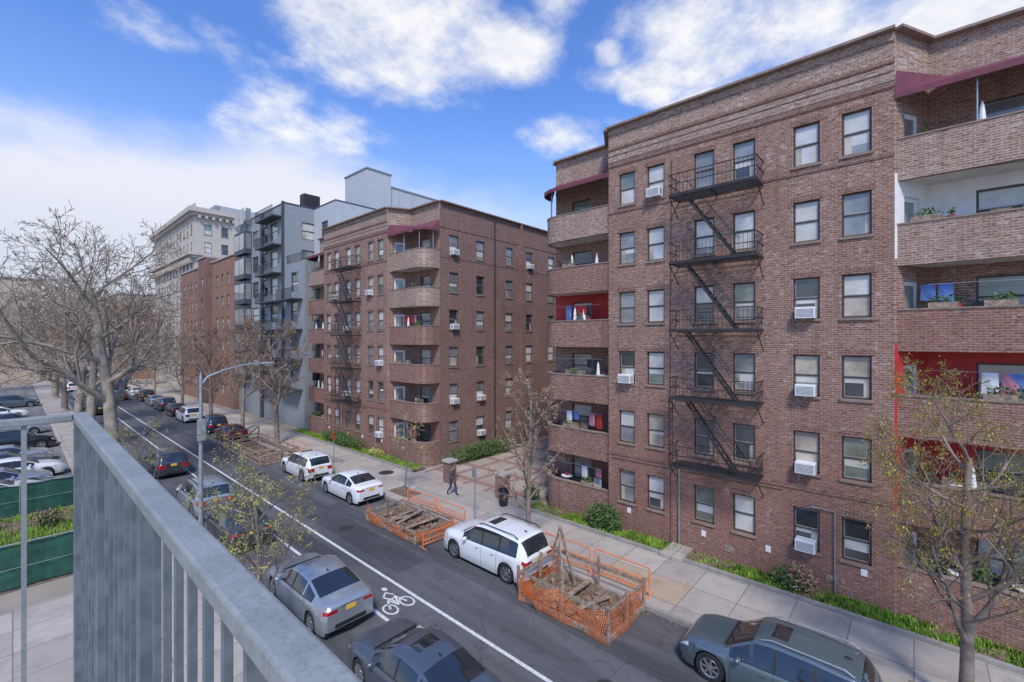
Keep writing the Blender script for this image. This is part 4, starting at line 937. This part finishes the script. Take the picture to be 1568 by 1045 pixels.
g=G('litter_bin',(17.8,16.6,.13)); g.part('bin',FRAMEB,True).lathe((17.8,16.6,.13),(0,0,1),[(0,.22),(.85,.28),(.88,.29),(.88,.25),(.5,.2)],14); g.done()
# ---------------------------------------------------------------- world
w=bpy.data.worlds.new('World'); S.world=w; w.use_nodes=True; nt=w.node_tree; bg=nt.nodes['Background']
SUNEL,SUNAZ=50,225
sk=nd(nt,'ShaderNodeTexSky'); sk.sky_type='NISHITA'; sk.sun_disc=False; sk.sun_elevation=math.radians(SUNEL); sk.sun_rotation=math.radians(SUNAZ); sk.air_density=1.0; sk.dust_density=.4; sk.ozone_density=2.0
tc=nd(nt,'ShaderNodeTexCoord').outputs['Generated']; sp=nd(nt,'ShaderNodeSeparateXYZ'); nt.links.new(tc,sp.inputs[0])
x,y,z=sp.outputs
az=mth(nt,'MULTIPLY',mth(nt,'ARCTAN2',x,y),57.2958); el=mth(nt,'MULTIPLY',mth(nt,'ARCSINE',z),57.2958)
zz=mth(nt,'ADD',mth(nt,'MAXIMUM',z,0),.22); cb=nd(nt,'ShaderNodeCombineXYZ'); nt.links.new(mth(nt,'DIVIDE',x,zz),cb.inputs[0]); nt.links.new(mth(nt,'DIVIDE',y,zz),cb.inputs[1])
n1=noise(nt,cb.outputs[0],2.2,7,.6); n2=noise(nt,cb.outputs[0],5.5,7,.65)
blobs=[(34,34.5,12.5,6.2,1.15),(46,33,7,3.4,1.15),(77,32,15,5,1.15),(95,27,14,7,1.25),(85,36,11,4,1.0),(66,28.6,3.8,2.6,1.25),(70,26.0,4,1.8,1.0),(55.3,24,5,1.8,1.1),(60.5,32,1.8,1.3,1.1),(53.6,37,3,2.5,.8),(19,24,5,3.5,.75),(14,29,7,2,.55),(28,24,5,2,.6),(62,25,2.5,1.2,.9),(71,29,4,2,1.0)]
dens=None
for a,e,wd,h,s in blobs:
    da=mth(nt,'DIVIDE',mth(nt,'SUBTRACT',az,a),wd); de=mth(nt,'DIVIDE',mth(nt,'SUBTRACT',el,e),h)
    rr_=mth(nt,'ADD',mth(nt,'MULTIPLY',da,da),mth(nt,'MULTIPLY',de,de))
    v=mth(nt,'MULTIPLY',mth(nt,'SUBTRACT',1,mth(nt,'MULTIPLY',rr_,.5)),s)
    dens=v if dens is None else mth(nt,'MAXIMUM',dens,v)
dens=mth(nt,'MAXIMUM',dens,-.3)
d1=mth(nt,'ADD',dens,mth(nt,'MULTIPLY',mth(nt,'SUBTRACT',mth(nt,'ADD',mth(nt,'MULTIPLY',n1,.6),mth(nt,'MULTIPLY',n2,.4)),.5),4.6))
cl=ramp(nt,d1,.1,1.35)
edge=mth(nt,'SUBTRACT',mth(nt,'ADD',21.6,mth(nt,'MULTIPLY',mth(nt,'SUBTRACT',n1,.5),10)),mth(nt,'MULTIPLY',mth(nt,'ABSOLUTE',mth(nt,'SUBTRACT',az,19)),.14))
band=ramp(nt,mth(nt,'SUBTRACT',edge,el),-2.2,4.0)
right=mth(nt,'SUBTRACT',1,mth(nt,'MULTIPLY',ramp(nt,az,30,56),.7))
band=mth(nt,'MULTIPLY',mth(nt,'MULTIPLY',band,right),.92)
hz=mth(nt,'SUBTRACT',1,ramp(nt,el,2,31))
# clear-sky colour: Nishita, lifted and made bluer
lift=mixc(nt,1.0,sk.outputs[0],(1.05,1.45,2.2),'MULTIPLY')
col=mixc(nt,mth(nt,'MULTIPLY',hz,.66),lift,(4.4,5.8,7.7))
lowtone=mixc(nt,ramp(nt,el,4,17),(5.8,6.3,7.2),(7.7,7.7,8.3))
col=mixc(nt,band,col,lowtone)
shade=mixc(nt,ramp(nt,n2,.35,.65),(7.0,7.25,8.0),(8.9,8.8,8.7))
col=mixc(nt,mth(nt,'MULTIPLY',cl,.95),col,shade)
nt.links.new(col,bg.inputs[0]); bg.inputs[1].default_value=.115
sd=Vector((math.sin(math.radians(SUNAZ))*math.cos(math.radians(SUNEL)),math.cos(math.radians(SUNAZ))*math.cos(math.radians(SUNEL)),math.sin(math.radians(SUNEL))))
ld=bpy.data.lights.new('sun','SUN'); ld.energy=3.1; ld.angle=math.radians(10); ld.color=(1,.94,.85); lo=bpy.data.objects.new('sun',ld); S.collection.objects.link(lo); lo.rotation_euler=sd.to_track_quat('Z','Y').to_euler()
# ---------------------------------------------------------------- camera
cd=bpy.data.cameras.new('camera'); cd.sensor_width=36; cd.lens=15.75; cd.shift_y=-.0016; cd.clip_start=.05; cd.clip_end=4000
co=bpy.data.objects.new('camera',cd); S.collection.objects.link(co); co.location=(0,0,9.15); co.rotation_euler=(math.radians(90),0,math.radians(-48.1)); S.camera=co
